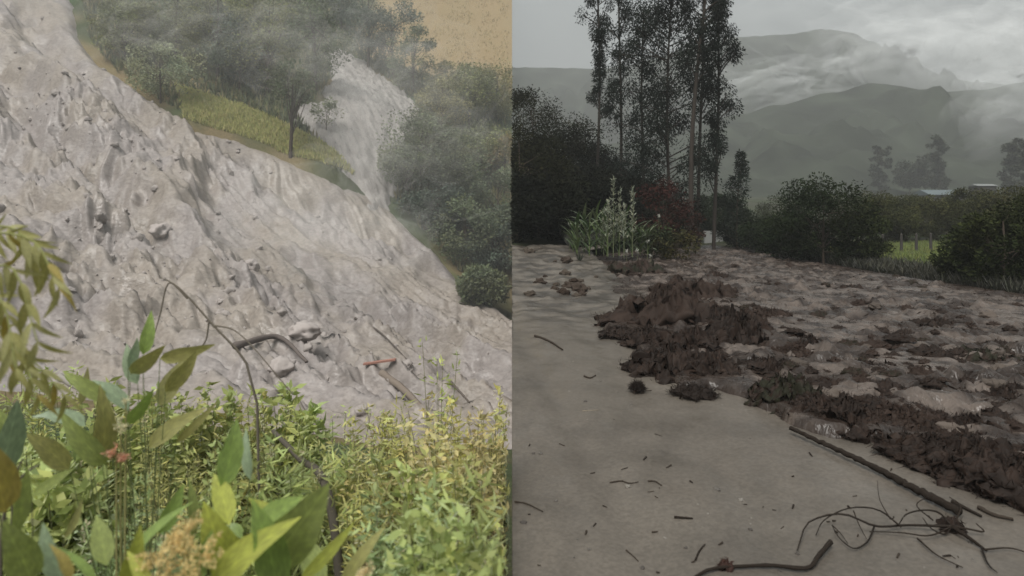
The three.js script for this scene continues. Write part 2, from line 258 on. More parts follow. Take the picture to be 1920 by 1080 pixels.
const okL = (p) => p.x < -0.03, okR = (p) => p.x > 0.03;
const onL = (px, py) => { const p = castL(px, py); p.y = hL(p.x, p.z); return p; };
// trees and shrubs around the gully; [foot px, foot py, height, radius, colour, label, kind]
const G1 = [0.17, 0.185, 0.06], G2 = [0.125, 0.15, 0.07], G3 = [0.24, 0.225, 0.095], G4 = [0.085, 0.115, 0.075], OC = [0.25, 0.18, 0.07];
const leftTrees = [
  [545, 296, 15, 3.4, [0.10, 0.125, 0.06], 'slender tree with a bare trunk on the grassy spur', { mid: 0.72, ry: 0.26, clumps: 24, leaves: 95, size: 0.42, trunk: 0.34, lean: [0.04, 0] }],
  [762, 388, 10.5, 4.2, G2, 'dark spreading tree leaning over the right edge of the torrent', { mid: 0.66, ry: 0.3, clumps: 26, leaves: 170, size: 0.42, trunk: 0.3 }],
  [300, 190, 10, 5, [0.25, 0.28, 0.16], 'pale bushy shrub on the brown earth outcrop', { mid: 0.5, ry: 0.42, clumps: 26, leaves: 130, size: 0.42, trunk: 0.14 }],
  [235, 120, 12, 5, G1, 'tall bush at the upper left margin of the torrent'],
  [330, 120, 17, 6.5, G2, 'dense dark tree behind the pale outcrop shrub'],
  [410, 150, 18, 6.5, G1, 'leafy tree behind the left end of the grassy spur'],
  [450, 175, 15, 5.5, G4, 'blue green tree rising behind the grassy spur'],
  [500, 180, 19, 6.5, G1, 'tall leafy tree directly behind the slender spur tree'],
  [590, 175, 20, 6, [0.09, 0.12, 0.045], 'tall tree left of the upper white stream'],
  [240, 40, 16, 6, G1, 'broad tree at the top beside the torrent head'],
  [370, 50, 17, 7, [0.1, 0.12, 0.045], 'broad olive tree at the top left slope'],
  [460, 70, 17, 7, G1, 'rounded green tree on the top slope'],
  [560, 60, 18, 7, [0.105, 0.125, 0.05], 'light olive tree on the top slope'],
  [690, 130, 22, 6.5, G4, 'tall dark blue green tree at the head of the white stream'],
  [735, 150, 21, 6.5, G4, 'tall dark tree right of the white stream head'],
  [775, 180, 16, 5, G2, 'dark tree on the right bank of the white stream'],
  [640, 60, 18, 6.5, G4, 'dark tree at the top between the two torrents'],
  [830, 260, 14, 5.5, G3, 'olive tree above the right bank thicket'],
  [880, 250, 15, 6, G1, 'green tree high on the right bank'],
  [930, 230, 14, 6, G3, 'pale olive tree near the terrace edge high up'],
  [850, 190, 9, 5, G3, 'hazy olive tree below the ochre field'],
  [910, 185, 7, 5, [0.14, 0.14, 0.07], 'hazy yellowish tree below the ochre field'],
  [790, 360, 14, 6, G2, 'dark bush tree right of the leaning tree'],
  [850, 380, 13, 6, G2, 'dark tree in the middle of the right bank thicket'],
  [900, 340, 12, 5.5, G1, 'green tree in the upper right bank thicket'],
  [945, 360, 11, 5, [0.2, 0.16, 0.06], 'yellowing tree beside the terrace edge'],
  [820, 440, 9, 5, G4, 'low dark bush at the right margin of the torrent'],
  [875, 500, 10, 5, G2, 'dark leafy bush low on the right bank'],
  [930, 520, 10, 5.5, G4, 'dark bluish bush low beside the terrace edge'],
  [935, 440, 12, 5.5, G2, 'dark tree beside the terrace edge above the low bush'],
  [905, 575, 5, 3.2, G2, 'small bush at the water line on the right bank'],
];
leftTrees.push([612, 250, 5.5, 2.6, [0.14, 0.16, 0.07], 'sparse bush before the white stream, right of the slender tree', { clumps: 14, leaves: 60, size: 0.4 }]);
leftTrees.forEach(([px, py, H, R, color, label, x], k) => {
  const p = onL(px, py); if (p.x > -0.6) p.x = -0.6;
  tree({ seed: 100 + k, pos: p, H, R, color, label, name: H < 9 ? 'shrub' : 'broadleaf_tree', category: H < 9 ? 'shrub' : 'tree', group: 'trees and shrubs on the gully sides', kind: 'round', mid: 0.56, ry: 0.42, clumps: 30, leaves: 165, size: 0.52, ok: okL, trunk: H * 0.018, ...(x || {}) });
});
{ // grass on the spur and slopes
  const rnd = rngOf(501), g = new Soup(); g.leaf(V(0, 0, 0), V(0.1, 1, 0.05).normalize(), V(1, 0, 0), 1, 0.16, [1, 1, 1]); g.leaf(V(0.1, 0, 0.1), V(-0.35, 0.9, 0.2).normalize(), V(0.3, 0, 0.9).normalize(), 0.8, 0.15, [1, 1, 1]); g.leaf(V(-0.1, 0, 0.05), V(0.4, 0.8, -0.3).normalize(), V(-0.5, 0, 0.8).normalize(), 0.85, 0.15, [1, 1, 1]);
  const geo = g.build(), make = (n, pick, label, scale, colors) => {
    const mats = [], cols = []; let guard = 0;
    while (mats.length < n && guard++ < n * 30) { const q = pick(); if (!q) continue; const y = hL(q[0], q[1]); const s = scale * (0.6 + rnd() * 0.8); mats.push(new THREE.Matrix4().compose(V(q[0], y - 0.05 + fbm(q[0] / 9, q[1] / 9, 4) * 0.6 * smooth(0, 10, Math.hypot(q[0], q[1])), q[1]), new THREE.Quaternion().setFromEuler(new THREE.Euler((rnd() - 0.5) * 0.5, rnd() * 6.28, (rnd() - 0.5) * 0.5)), V(s, s, s))); const c = colors[Math.floor(rnd() * colors.length)], k = 0.75 + rnd() * 0.5; cols.push(new THREE.Color().setRGB(c[0] * k, c[1] * k, c[2] * k)); }
    const im = new THREE.InstancedMesh(geo, M.crown, mats.length); im.name = numbered('grass'); mats.forEach((m, i) => { im.setMatrixAt(i, m); im.setColorAt(i, cols[i]); }); im.castShadow = im.receiveShadow = true; scene.add(im); tag(im, label, 'grass', null, 'stuff');
  };
  const bx = meadowPoly.map((p) => p[0]), bz = meadowPoly.map((p) => p[1]), x0 = Math.min(...bx), x1 = Math.max(...bx), z0 = Math.min(...bz), z1 = Math.max(...bz);
  make(9000, () => { const x = mix(x0, x1, rnd()), z = mix(z0, z1, rnd()); return inPoly(x, z, meadowPoly) && x < -0.5 ? [x, z] : null; }, 'bright yellow green grass on the spur beside the torrent', 0.75, [[0.44, 0.43, 0.15], [0.38, 0.4, 0.14], [0.5, 0.45, 0.2]]);
  make(9000, () => { const x = -0.25 - rnd() * 15, z = 1 - rnd() * 17; return Math.hypot(x, z) > 1.3 ? [x, z] : null; }, 'long grass and herbs covering the near bank', 0.3, [[0.3, 0.34, 0.1], [0.36, 0.36, 0.12], [0.24, 0.3, 0.1]]);
  make(5000, () => { const x = -rnd() * 55 - 1, z = -158 - rnd() * 90; return ochre(x, z) > 0.2 && fbm(x / 8, z / 8, 3) > -0.1 ? [x, z] : null; }, 'dry straw coloured grass on the ochre field', 0.7, [[0.46, 0.36, 0.2], [0.42, 0.33, 0.18], [0.4, 0.34, 0.17]]);
  make(26000, () => { const x = -rnd() * 110 - 1.2, z = -85 - rnd() * 150; return edgeDist(x, z, mudPoly) < -1 && !inPoly(x, z, streamPoly) && !inPoly(x, z, meadowPoly) && ochre(x, z) < rnd() - 0.6 ? [x, z] : null; }, 'rough undergrowth covering the far side of the gully', 1.7, [[0.12, 0.14, 0.055], [0.16, 0.165, 0.065], [0.09, 0.11, 0.055], [0.22, 0.19, 0.09]]);
}

// ---------------------------------------------------------------- boulders and driftwood in the torrent
const mudTop = (x, z) => { const m = leftMudSurface(x, z); return hL(x, z) + m.dy * smooth(-0.5, 5, m.e) + mix(-1.6, 0.7, smooth(-1.5, 2.5, m.e)); };
function rockGeometry(seed, r, squash = 0.7) {
  let g = new THREE.IcosahedronGeometry(1, 5); g.deleteAttribute('normal'); g.deleteAttribute('uv'); g = mergeVertices(g, 1e-4); const p = g.attributes.position, off = seed * 3.7;
  for (let k = 0; k < p.count; k++) { const x = p.getX(k), y = p.getY(k), z = p.getZ(k); const q = 1 + 0.30 * noise3(x * 1.1 + off, y * 1.1, z * 1.1) + 0.12 * noise3(x * 2.7, y * 2.7 + off, z * 2.7) + 0.04 * noise3(x * 7 + off, y * 7, z * 7); p.setXYZ(k, x * q * r, y * q * r * squash, z * q * r * 0.9); }
  const c = new Float32Array(p.count * 3).fill(1); g.setAttribute('color', new THREE.BufferAttribute(c, 3)); g.computeVertexNormals(); return g;
}
{
  const rnd = rngOf(77), rocks = [[570, 622, 1.15, 'pale squarish boulder near the reddish plank'], [530, 690, 0.9, 'pale boulder above the weeds in mid torrent'], [470, 500, 0.8, 'muddy rock at the lip of the big mud wave'], [300, 440, 1.0, 'dark muddy rock in the middle of the torrent']];
  rocks.forEach(([px, py, r, label], k) => { const p = castL(px, py, 26, mudTop); p.y = mudTop(p.x, p.z) + r * 0.02; const g = thing('boulder', label, 'boulder', p, 'boulders carried by the torrent'); g.rotation.y = rnd() * 6; const m = part('stone', rockGeometry(k + 1, r, 0.6 + rnd() * 0.3), new THREE.MeshStandardMaterial({ color: new THREE.Color().setRGB(0.36, 0.32, 0.3), roughness: 0.85, bumpMap, bumpScale: 0.05 }), g); });
  const drift = (name, label, list, r0, r1, color, from = 26) => { // along the mud surface
    const pts = curve(list.map(([px, py, up]) => { const p = castL(px, py, from, mudTop); p.y = Math.max(p.y, mudTop(p.x, p.z)) + (up || 0); return p; }), 14), s = new Soup(); s.tube(pts, r0, r1, color, 7, 0.3, rnd); const b = pts[0].clone(); const t = thing(name, label, 'driftwood', b, 'driftwood in the torrent'); part('wood', s.build(b), M.bark, t); return t;
  };
  drift('log', 'long brown log lying in the torrent below the reddish plank', [[715, 705, 0.15], [755, 738, 0.1], [806, 790, 0.1]], 0.3, 0.2, [0.2, 0.165, 0.135]);
  drift('branch', 'thin dark branch across the torrent above the log', [[665, 600, 0.15], [710, 632, 0.2], [775, 690, 0.1]], 0.12, 0.05, [0.1, 0.085, 0.075]);
  drift('branch', 'dark curved branch half buried left of the boulders', [[440, 655, 0.2], [520, 650, 0.3], [575, 690, 0.1]], 0.26, 0.12, [0.12, 0.1, 0.09]);
  drift('branch', 'short stick in the torrent beside the right weeds', [[845, 735, 0.15], [880, 765, 0.15]], 0.1, 0.06, [0.12, 0.1, 0.085]);
  drift('branch', 'pale stick lying on the mud left of the broad leaves', [[110, 715, 0.2], [190, 770, 0.2]], 0.16, 0.1, [0.3, 0.28, 0.25]);
  const a = castL(682, 692, 26, mudTop), b2 = castL(742, 690, 26, mudTop); a.y = mudTop(a.x, a.z) + 0.35; b2.y = mudTop(b2.x, b2.z) + 0.35;
  const pg = thing('plank', 'short reddish plank stuck in the torrent', 'plank', a, 'driftwood in the torrent'), bar = new THREE.BoxGeometry(1, 0.13, 0.4); const len = a.distanceTo(b2); bar.scale(len, 1, 1); bar.translate(len / 2, 0, 0);
  const mesh = part('board', bar, new THREE.MeshStandardMaterial({ color: new THREE.Color().setRGB(0.33, 0.16, 0.12), roughness: 0.8, bumpMap, bumpScale: 0.01 }), pg); mesh.quaternion.setFromUnitVectors(V(1, 0, 0), b2.clone().sub(a).normalize());
}

{ // stones and clods rolling in the torrent, too many to count
  const rnd = rngOf(5150), geo = [0, 1].map((k) => { let g = new THREE.IcosahedronGeometry(1, 2); g.deleteAttribute('normal'); g.deleteAttribute('uv'); g = mergeVertices(g, 1e-4); const q = g.attributes.position; for (let i = 0; i < q.count; i++) { const x = q.getX(i), y = q.getY(i), z = q.getZ(i), f = 1 + 0.4 * noise3(x * 1.3 + k * 9, y * 1.3, z * 1.3) + 0.15 * noise3(x * 4, y * 4 + k, z * 4); q.setXYZ(i, x * f, y * f * 0.75, z * f); } g.computeVertexNormals(); return g; });
  geo.forEach((g, k) => { const N = 330, im = new THREE.InstancedMesh(g, new THREE.MeshPhysicalMaterial({ specularIntensity: 0.4, roughness: 0.75 }), N); let n = 0, guard = 0; while (n < N && guard++ < 60000) { const z = -30 - rnd() * 95, x = -0.8 + z * 0.9 * rnd(); const m = leftMudSurface(x, z); if (m.e < 1 || rnd() > 0.04 + m.surge * 0.8 - 0.04 * m.calm) continue; const r = 0.1 + Math.pow(rnd(), 5) * 0.4; if (x > -1.6 - r) continue; im.setMatrixAt(n, new THREE.Matrix4().compose(V(x, mudTop(x, z) - r * 0.25, z), new THREE.Quaternion().setFromEuler(new THREE.Euler(rnd() * 6, rnd() * 6, rnd() * 6)), V(r * (0.8 + rnd() * 0.7), r, r))); const c = 0.27 + rnd() * 0.08; im.setColorAt(n++, new THREE.Color().setRGB(c, c * 0.9, c * 0.84)); } im.count = n; im.name = numbered('rolling_stones'); im.castShadow = im.receiveShadow = true; scene.add(im); tag(im, k ? 'rounded stones and clods carried in the torrent' : 'angular stones and clods carried in the torrent', 'stones', null, 'stuff'); });
}

// ---------------------------------------------------------------- plants in the left foreground
const leafShape = (aspect, fold, curl, wave = 0) => { // a lance-shaped leaf, unit length along +y
  const s = new Soup(), n = 7, rows = []; s.smooth = true;
  for (let k = 0; k <= n; k++) { const t = k / n, w = aspect * 0.5 * Math.pow(Math.sin(Math.PI * Math.pow(t, 0.72)), 0.9) + 0.004, z = -curl * t * t, e = w * fold + wave * Math.sin(t * 12) * w; rows.push([s.v(-w, t * (1 - curl * 0.15 * t), z + e, [1, 1, 1]), s.v(0, t * (1 - curl * 0.15 * t), z, [1, 1, 1]), s.v(w, t * (1 - curl * 0.15 * t), z + e * 0.9, [1, 1, 1])]); }
  for (let k = 0; k < n; k++) { const a = rows[k], b = rows[k + 1]; s.i.push(a[0], a[1], b[1], a[0], b[1], b[0], a[1], a[2], b[2], a[1], b[2], b[1]); }
  const g = s.build(); g.deleteAttribute('color');
  const uv = new Float32Array(g.attributes.position.count * 2); for (let k = 0; k < g.attributes.position.count; k++) { uv[k * 2] = g.attributes.position.getX(k) / aspect + 0.5; uv[k * 2 + 1] = g.attributes.position.getY(k); } g.setAttribute('uv', new THREE.BufferAttribute(uv, 2)); return g;
};
const veinTex = (() => { const S = 128, d = new Uint8Array(S * S * 4), rnd = rngOf(31); for (let j = 0; j < S; j++) for (let i = 0; i < S; i++) { const u = Math.abs(i / S - 0.5), v = j / S; let k = 0.82 + 0.1 * rnd(); if (u < 0.022) k = 1.0; const q = (v * 9 - u * 5) % 1; if (Math.abs(q) < 0.09) k = Math.max(k, 0.96); k *= 0.92 + 0.08 * noise2(i / 20, j / 20); const o = (j * S + i) * 4; d[o] = d[o + 1] = d[o + 2] = clamp(k, 0, 1) * 255; d[o + 3] = 255; } const t = new THREE.DataTexture(d, S, S); t.colorSpace = THREE.SRGBColorSpace; t.magFilter = THREE.LinearFilter; t.needsUpdate = true; return t; })();
const leafGeo = { broad: [leafShape(0.34, 0.3, 0.3, 0.12), leafShape(0.3, 0.4, 0.5, 0.2), leafShape(0.38, 0.2, 0.2, 0.15)], lance: [leafShape(0.2, 0.35, 0.3), leafShape(0.17, 0.3, 0.55), leafShape(0.23, 0.2, 0.15)], thin: [leafShape(0.13, 0.3, 0.35), leafShape(0.11, 0.3, 0.6), leafShape(0.15, 0.3, 0.1)] };
const leafColor = (r, g, b, rough = 0.8) => new THREE.MeshPhysicalMaterial({ color: new THREE.Color().setRGB(r, g, b), map: veinTex, roughness: rough, transmission: 0.45, thickness: 0, side: THREE.DoubleSide });
const LC = { lime: leafColor(0.624, 0.672, 0.096), green: leafColor(0.372, 0.528, 0.108), mid: leafColor(0.432, 0.516, 0.132), olive: leafColor(0.528, 0.504, 0.156), blue: leafColor(0.384, 0.504, 0.3), pale: leafColor(0.624, 0.6, 0.24), yellow: leafColor(0.58, 0.46, 0.1) };
function setLeaf(mesh, base, tip, roll, aroundBase) {
  const y = tip.clone().sub(base), len = y.length(); y.normalize(); const view = V(0, EYE, 0).sub(base).normalize(); let x = y.clone().cross(view); if (x.length() < 0.1) x = y.clone().cross(V(0, 1, 0)); x.normalize().applyAxisAngle(y, roll); const z = x.clone().cross(y);
  mesh.matrixAutoUpdate = false; const m = new THREE.Matrix4().makeBasis(x.multiplyScalar(len), y.multiplyScalar(len), z.multiplyScalar(len)).setPosition(base.clone().sub(aroundBase)); m.decompose(mesh.position, mesh.quaternion, mesh.scale); mesh.matrixAutoUpdate = true; mesh.updateMatrix();
}
const groundL = (x, z) => hL(x, z) + fbm(x / 9, z / 9, 4) * 0.6 * smooth(0, 10, Math.hypot(x, z));
const footL = (px, d, dx = 0) => { const x = Math.min(-0.06, (px - 960) / F * d + dx); return V(x, groundL(x, -d) - 0.02, -d); };
// a plant whose leaves are given one by one: [base px, base py, tip px, tip py, depth, depth change, kind, colour, roll]
function leafyPlant(name, label, category, foot, leaves, stemColor, seed, stemR = 0.0045) {
  const rnd = rngOf(seed), t = thing(name, label, category, foot, null), stems = new Soup();
  for (const [bx, by, tx, ty, d, dd, kind, col, roll] of leaves) {
    const b = P(bx, by, d), e = P(tx, ty, d + (dd || 0));
    const set = leafGeo[kind], m = part('leaf', set[Math.floor(rnd() * set.length)], LC[col], t); setLeaf(m, b, e, (roll ?? 0) + (rnd() - 0.5) * 0.5, foot);
    const q = V(mix(foot.x, b.x, 0.55) + (rnd() - 0.5) * 0.12, mix(foot.y, b.y, 0.45), mix(foot.z, b.z, 0.5) + (rnd() - 0.5) * 0.1); stems.tube(curve([foot, q, b], 8), stemR, stemR * 0.35, stemColor, 5, 0, rnd);
  }
  part('stem', stems.build(foot), M.bark, t); return t;
}
leafyPlant('broad_leaved_plant', 'plant with one tall pointed green leaf in the bottom centre of the left scene', 'plant', footL(430, 2.1), [
  [415, 915, 458, 782, 2.1, 0.1, 'broad', 'green', 0.5], [470, 900, 448, 800, 2.25, 0.05, 'lance', 'blue', -0.4], [430, 985, 405, 860, 2.0, 0.1, 'broad', 'lime', 0.3], [470, 1010, 540, 930, 2.0, -0.1, 'broad', 'green', -0.5], [500, 1060, 600, 950, 1.95, -0.2, 'broad', 'mid', 0.4], [560, 1090, 680, 985, 2.0, 0.1, 'lance', 'lime', 0.2], [640, 1100, 705, 990, 2.1, 0, 'lance', 'olive', -0.5], [440, 1080, 380, 960, 1.9, -0.1, 'broad', 'lime', -0.3], [520, 1110, 500, 960, 1.85, -0.1, 'broad', 'green', 0.6], [400, 1100, 480, 985, 1.8, -0.1, 'broad', 'lime', -0.6], [455, 1010, 390, 930, 2.15, 0.2, 'lance', 'green', 0.7], [600, 1110, 570, 975, 2.2, 0.15, 'broad', 'mid', 0.1], [360, 1010, 372, 900, 2.3, 0, 'lance', 'mid', 0.4], [540, 1000, 470, 925, 2.2, 0, 'broad', 'lime', 0.2]], [0.16, 0.2, 0.07], 41);
leafyPlant('broad_leaved_plant', 'cluster of large olive and green leaves against the mud, left of centre', 'plant', footL(250, 2.6), [
  [268, 665, 290, 588, 2.6, 0, 'broad', 'green', 0.2], [240, 690, 268, 632, 2.55, 0.05, 'broad', 'blue', 0.7], [258, 720, 225, 645, 2.6, 0, 'broad', 'blue', -0.4], [245, 700, 300, 662, 2.6, -0.15, 'lance', 'olive', 0.4], [300, 672, 390, 660, 2.65, 0, 'broad', 'olive', 0.2], [310, 735, 375, 668, 2.6, 0, 'broad', 'olive', 0.4], [300, 760, 340, 675, 2.7, 0, 'broad', 'pale', -0.3], [240, 770, 185, 690, 2.5, 0, 'broad', 'blue', 0.3], [200, 750, 120, 700, 2.5, -0.1, 'broad', 'mid', 0.1], [190, 860, 215, 760, 2.4, -0.1, 'broad', 'olive', 0.5], [200, 870, 110, 800, 2.35, -0.15, 'broad', 'mid', -0.3], [230, 800, 290, 745, 2.45, -0.1, 'lance', 'green', 0.8], [160, 800, 60, 740, 2.5, 0, 'broad', 'blue', 0.4], [280, 840, 355, 760, 2.6, 0, 'broad', 'olive', -0.4], [130, 880, 60, 810, 2.35, -0.1, 'broad', 'olive', 0.2], [330, 830, 400, 770, 2.7, 0, 'lance', 'olive', 0.4], [150, 760, 170, 690, 2.7, 0, 'lance', 'pale', 0.3]], [0.14, 0.17, 0.07], 42);
leafyPlant('broad_leaved_plant', 'yellowing leaves crowding the lower left corner', 'plant', footL(80, 1.9), [
  [10, 960, -20, 830, 1.8, -0.1, 'broad', 'yellow', 0.3], [30, 1000, 60, 880, 1.9, 0, 'lance', 'mid', 0.3], [-10, 900, 50, 760, 2.2, 0, 'broad', 'blue', 0.4], [60, 1090, 20, 990, 1.7, -0.1, 'broad', 'mid', 0.2], [120, 1090, 60, 1000, 1.75, -0.05, 'broad', 'blue', -0.4], [180, 1100, 140, 1005, 1.75, 0, 'lance', 'green', 0.5], [230, 1100, 275, 1000, 1.8, 0, 'broad', 'lime', 0.4], [200, 1060, 180, 960, 1.9, 0.05, 'broad', 'mid', -0.2], [120, 1010, 170, 930, 2.0, 0.1, 'lance', 'olive', 0.7], [250, 1040, 310, 940, 1.95, 0, 'lance', 'green', -0.6], [280, 1100, 240, 1030, 1.7, 0, 'broad', 'lime', 0.2], [130, 1090, 120, 1015, 1.6, 0, 'broad', 'yellow', 0.4], [350, 1100, 400, 1010, 1.75, 0, 'broad', 'green', 0.1], [60, 930, 130, 880, 2.1, 0, 'lance', 'mid', -0.3], [300, 1000, 345, 920, 2.2, 0, 'broad', 'green', 0.3], [30, 860, 5, 760, 2.3, 0, 'broad', 'mid', 0.3]], [0.1, 0.1, 0.06], 43);
{ // drooping fronds hanging in from the left
  const rnd = rngOf(61), spec = [[-60, 440, 60, 450, 110, 540, 2.0], [-70, 430, 30, 430, 80, 500, 2.1], [-60, 520, 20, 500, 70, 640, 1.9], [-60, 640, 10, 620, 70, 740, 2.0], [-70, 560, 0, 560, 30, 690, 1.9], [-60, 690, 30, 655, 120, 740, 2.1]];
  const foot = footL(-120, 2.0); const t = thing('feathery_shrub', 'yellow green feathery fronds drooping in at the left edge', 'shrub', foot), stems = new Soup();
  const trunkTop = P(-90, 470, 2.0); stems.tube(curve([foot, V(foot.x + 0.03, mix(foot.y, trunkTop.y, 0.5), foot.z), trunkTop], 10), 0.018, 0.008, [0.14, 0.13, 0.07], 6, 0, rnd);
  spec.forEach(([ax, ay, bx, by, cx, cy, d], q) => {
    const pts = curve([P(-90, mix(470, ay, 0.6), 2.0), P(ax, ay, d), P(bx, by, d - 0.05), P(cx, cy, d - 0.1)], 13); stems.tube(pts, 0.006, 0.002, [0.25, 0.26, 0.1], 5, 0, rnd);
    for (let k = 3; k < pts.length; k++) for (const s of [-1, 1]) { const tg = pts[Math.min(k + 1, pts.length - 1)].clone().sub(pts[k - 1]).normalize(), side = tg.clone().cross(V(0, 0, 1)).normalize().multiplyScalar(s); const tip = pts[k].clone().add(tg.multiplyScalar(0.055)).add(side.multiplyScalar(0.05)).add(V(0, -0.035, (rnd() - 0.5) * 0.06)); const m = part('leaf', leafGeo.lance[k % 3], rnd() < 0.35 ? LC.pale : rnd() < 0.2 ? LC.yellow : LC.olive, t); setLeaf(m, pts[k], tip, (rnd() - 0.5) * 1.5, foot); }
  });
  part('stem', stems.build(foot), M.bark, t);
}
// weeds: many fine stems set with small narrow leaves
function weed(label, px, topPy, d, spread, color, seed, opt = {}) {
  const rnd = rngOf(seed), foot = footL(px, d), top = P(px, topPy, d), h = top.y - foot.y, t = thing('weed', label, 'weed', foot, 'weeds on the near bank'), stems = new Soup(), leaves = new Soup(), tips = new Soup();
  const n = opt.stems ?? 15;
  for (let k = 0; k < n; k++) {
    const a = rnd() * 6.28, q = Math.sqrt(rnd()) * spread, hh = h * (0.62 + rnd() * 0.42), e = V(foot.x + Math.cos(a) * q, foot.y + hh, foot.z + Math.sin(a) * q * 0.7), s0 = V(foot.x + Math.cos(a) * q * 0.25, foot.y, foot.z + Math.sin(a) * q * 0.2);
    if (!okNear(e) || !okNear(s0)) continue;
    const pts = curve([s0, V(mix(s0.x, e.x, 0.35), foot.y + hh * 0.5, mix(s0.z, e.z, 0.35)), e], 14).filter(okNear); if (pts.length < 3) continue;
    stems.tube(pts, 0.005, 0.002, tint([0.17, 0.17, 0.08], rnd, 0.2), 4, 0, rnd);
    const c0 = tint(color, rnd, 0.22);
    for (let j = 3; j < pts.length; j++) for (let m = 0; m < (opt.per ?? 7); m++) { const dir = rdir(rnd); dir.y = dir.y * 0.6 + 0.35; dir.normalize(); const p = pts[j].clone().add(rdir(rnd).multiplyScalar(0.035)); const tipx = p.x + dir.x * 0.1; if (tipx > -0.012 || p.x > -0.012) continue; leaves.leaf(p, dir, rdir(rnd).cross(dir).normalize(), (opt.size ?? 0.075) * (0.6 + rnd() * 0.8), (opt.size ?? 0.075) * (opt.aspect ?? 0.26), tint(c0, rnd, 0.25)); }
    if (rnd() < (opt.seedheads ?? 0.3) && k > 1) for (let m = 0; m < 22; m++) { const p = e.clone().add(V((rnd() - 0.5) * 0.02, (rnd() - 0.75) * 0.09, (rnd() - 0.5) * 0.02)); if (p.x > -0.03) continue; tips.leaf(p, rdir(rnd).add(V(0, 0.8, 0)).normalize(), rdir(rnd), 0.022, 0.012, tint(opt.tip || [0.55, 0.5, 0.33], rnd, 0.2)); }
  }
  part('stem', stems.build(foot), M.bark, t); part('foliage', leaves.build(foot), M.near, t).userData.kind = 'stuff'; if (tips.p.length > 900) part('seed_heads', tips.build(foot), M.near, t).userData.kind = 'stuff';
  return t;
}
function okNear(p) { return p.x < -0.02; }
const O1 = [0.5, 0.49, 0.17], O2 = [0.41, 0.47, 0.16], O3 = [0.52, 0.45, 0.2], O4 = [0.33, 0.42, 0.18];
[[690, 790, 4.6, 0.42, O1, 'olive weed with pale tips below the long log'], [760, 770, 4.8, 0.42, O3, 'straw tinted weed right of the log end'], [840, 775, 4.6, 0.45, O1, 'olive weed near the right end of the bank'], [910, 765, 4.5, 0.4, O1, 'olive weed next to the terrace edge, farther row'], [945, 780, 4.2, 0.35, O3, 'brownish weed hard against the terrace edge'], [630, 780, 4.7, 0.4, O2, 'green weed below the mid torrent boulders'], [560, 745, 4.9, 0.36, O2, 'tall thin weed below the curved branch'], [500, 760, 4.8, 0.36, O1, 'olive weed behind the tall pointed leaf'], [430, 750, 4.8, 0.36, O1, 'olive weed left of the tall pointed leaf'], [740, 860, 3.6, 0.34, O3, 'rust tinted weed in the right middle of the bank'], [820, 880, 3.4, 0.36, O2, 'green weed in the middle of the right bank'], [900, 860, 3.3, 0.34, O1, 'olive weed close to the terrace edge, middle row'], [660, 890, 3.5, 0.32, O1, 'olive weed right of the broad green leaves'], [790, 960, 2.7, 0.28, O4, 'dark green weed at the bottom right of the bank'], [900, 950, 2.6, 0.26, O2, 'green weed low against the terrace edge'], [720, 985, 2.7, 0.24, O4, 'bluish green weed at the bottom beside the broad leaves'], [860, 1010, 2.2, 0.22, O2, 'nearest green weed at the bottom of the bank'], [350, 850, 3.6, 0.3, O1, 'olive weed behind the cream flower head'], [130, 880, 3.4, 0.3, O2, 'green weed behind the dark stems'], [250, 930, 2.9, 0.25, O4, 'dark weed below the pink flower'], [60, 830, 3.6, 0.3, O2, 'green weed behind the lower left leaves'], [440, 860, 3.3, 0.26, O2, 'green weed just behind the tall pointed leaf'], [580, 860, 3.6, 0.3, O2, 'green weed beside the dark fallen trunk'], [860, 800, 3.9, 0.36, O3, 'dry brown weed in the second row on the right'], [60, 720, 4.6, 0.4, O2, 'green weed behind the drooping fronds'], [140, 735, 4.6, 0.4, O1, 'olive weed left of the large olive leaves'], [220, 740, 4.8, 0.4, O2, 'green weed behind the large olive leaves'], [300, 765, 4.5, 0.4, O1, 'olive weed right behind the large olive leaves'], [375, 740, 4.7, 0.4, O2, 'green weed between the large leaves and the forked twig']]
  .forEach(([px, py, d, sp, c, label], k) => weed(label, px, py, d, sp, c, 700 + k, { stems: [26, 20, 32][k % 3], per: [9, 12, 7][k % 3], size: [0.075, 0.05, 0.1, 0.06][k % 4], aspect: [0.26, 0.42, 0.15, 0.5, 0.2][k % 5], seedheads: [0.25, 0.5, 0.1][k % 3] }));
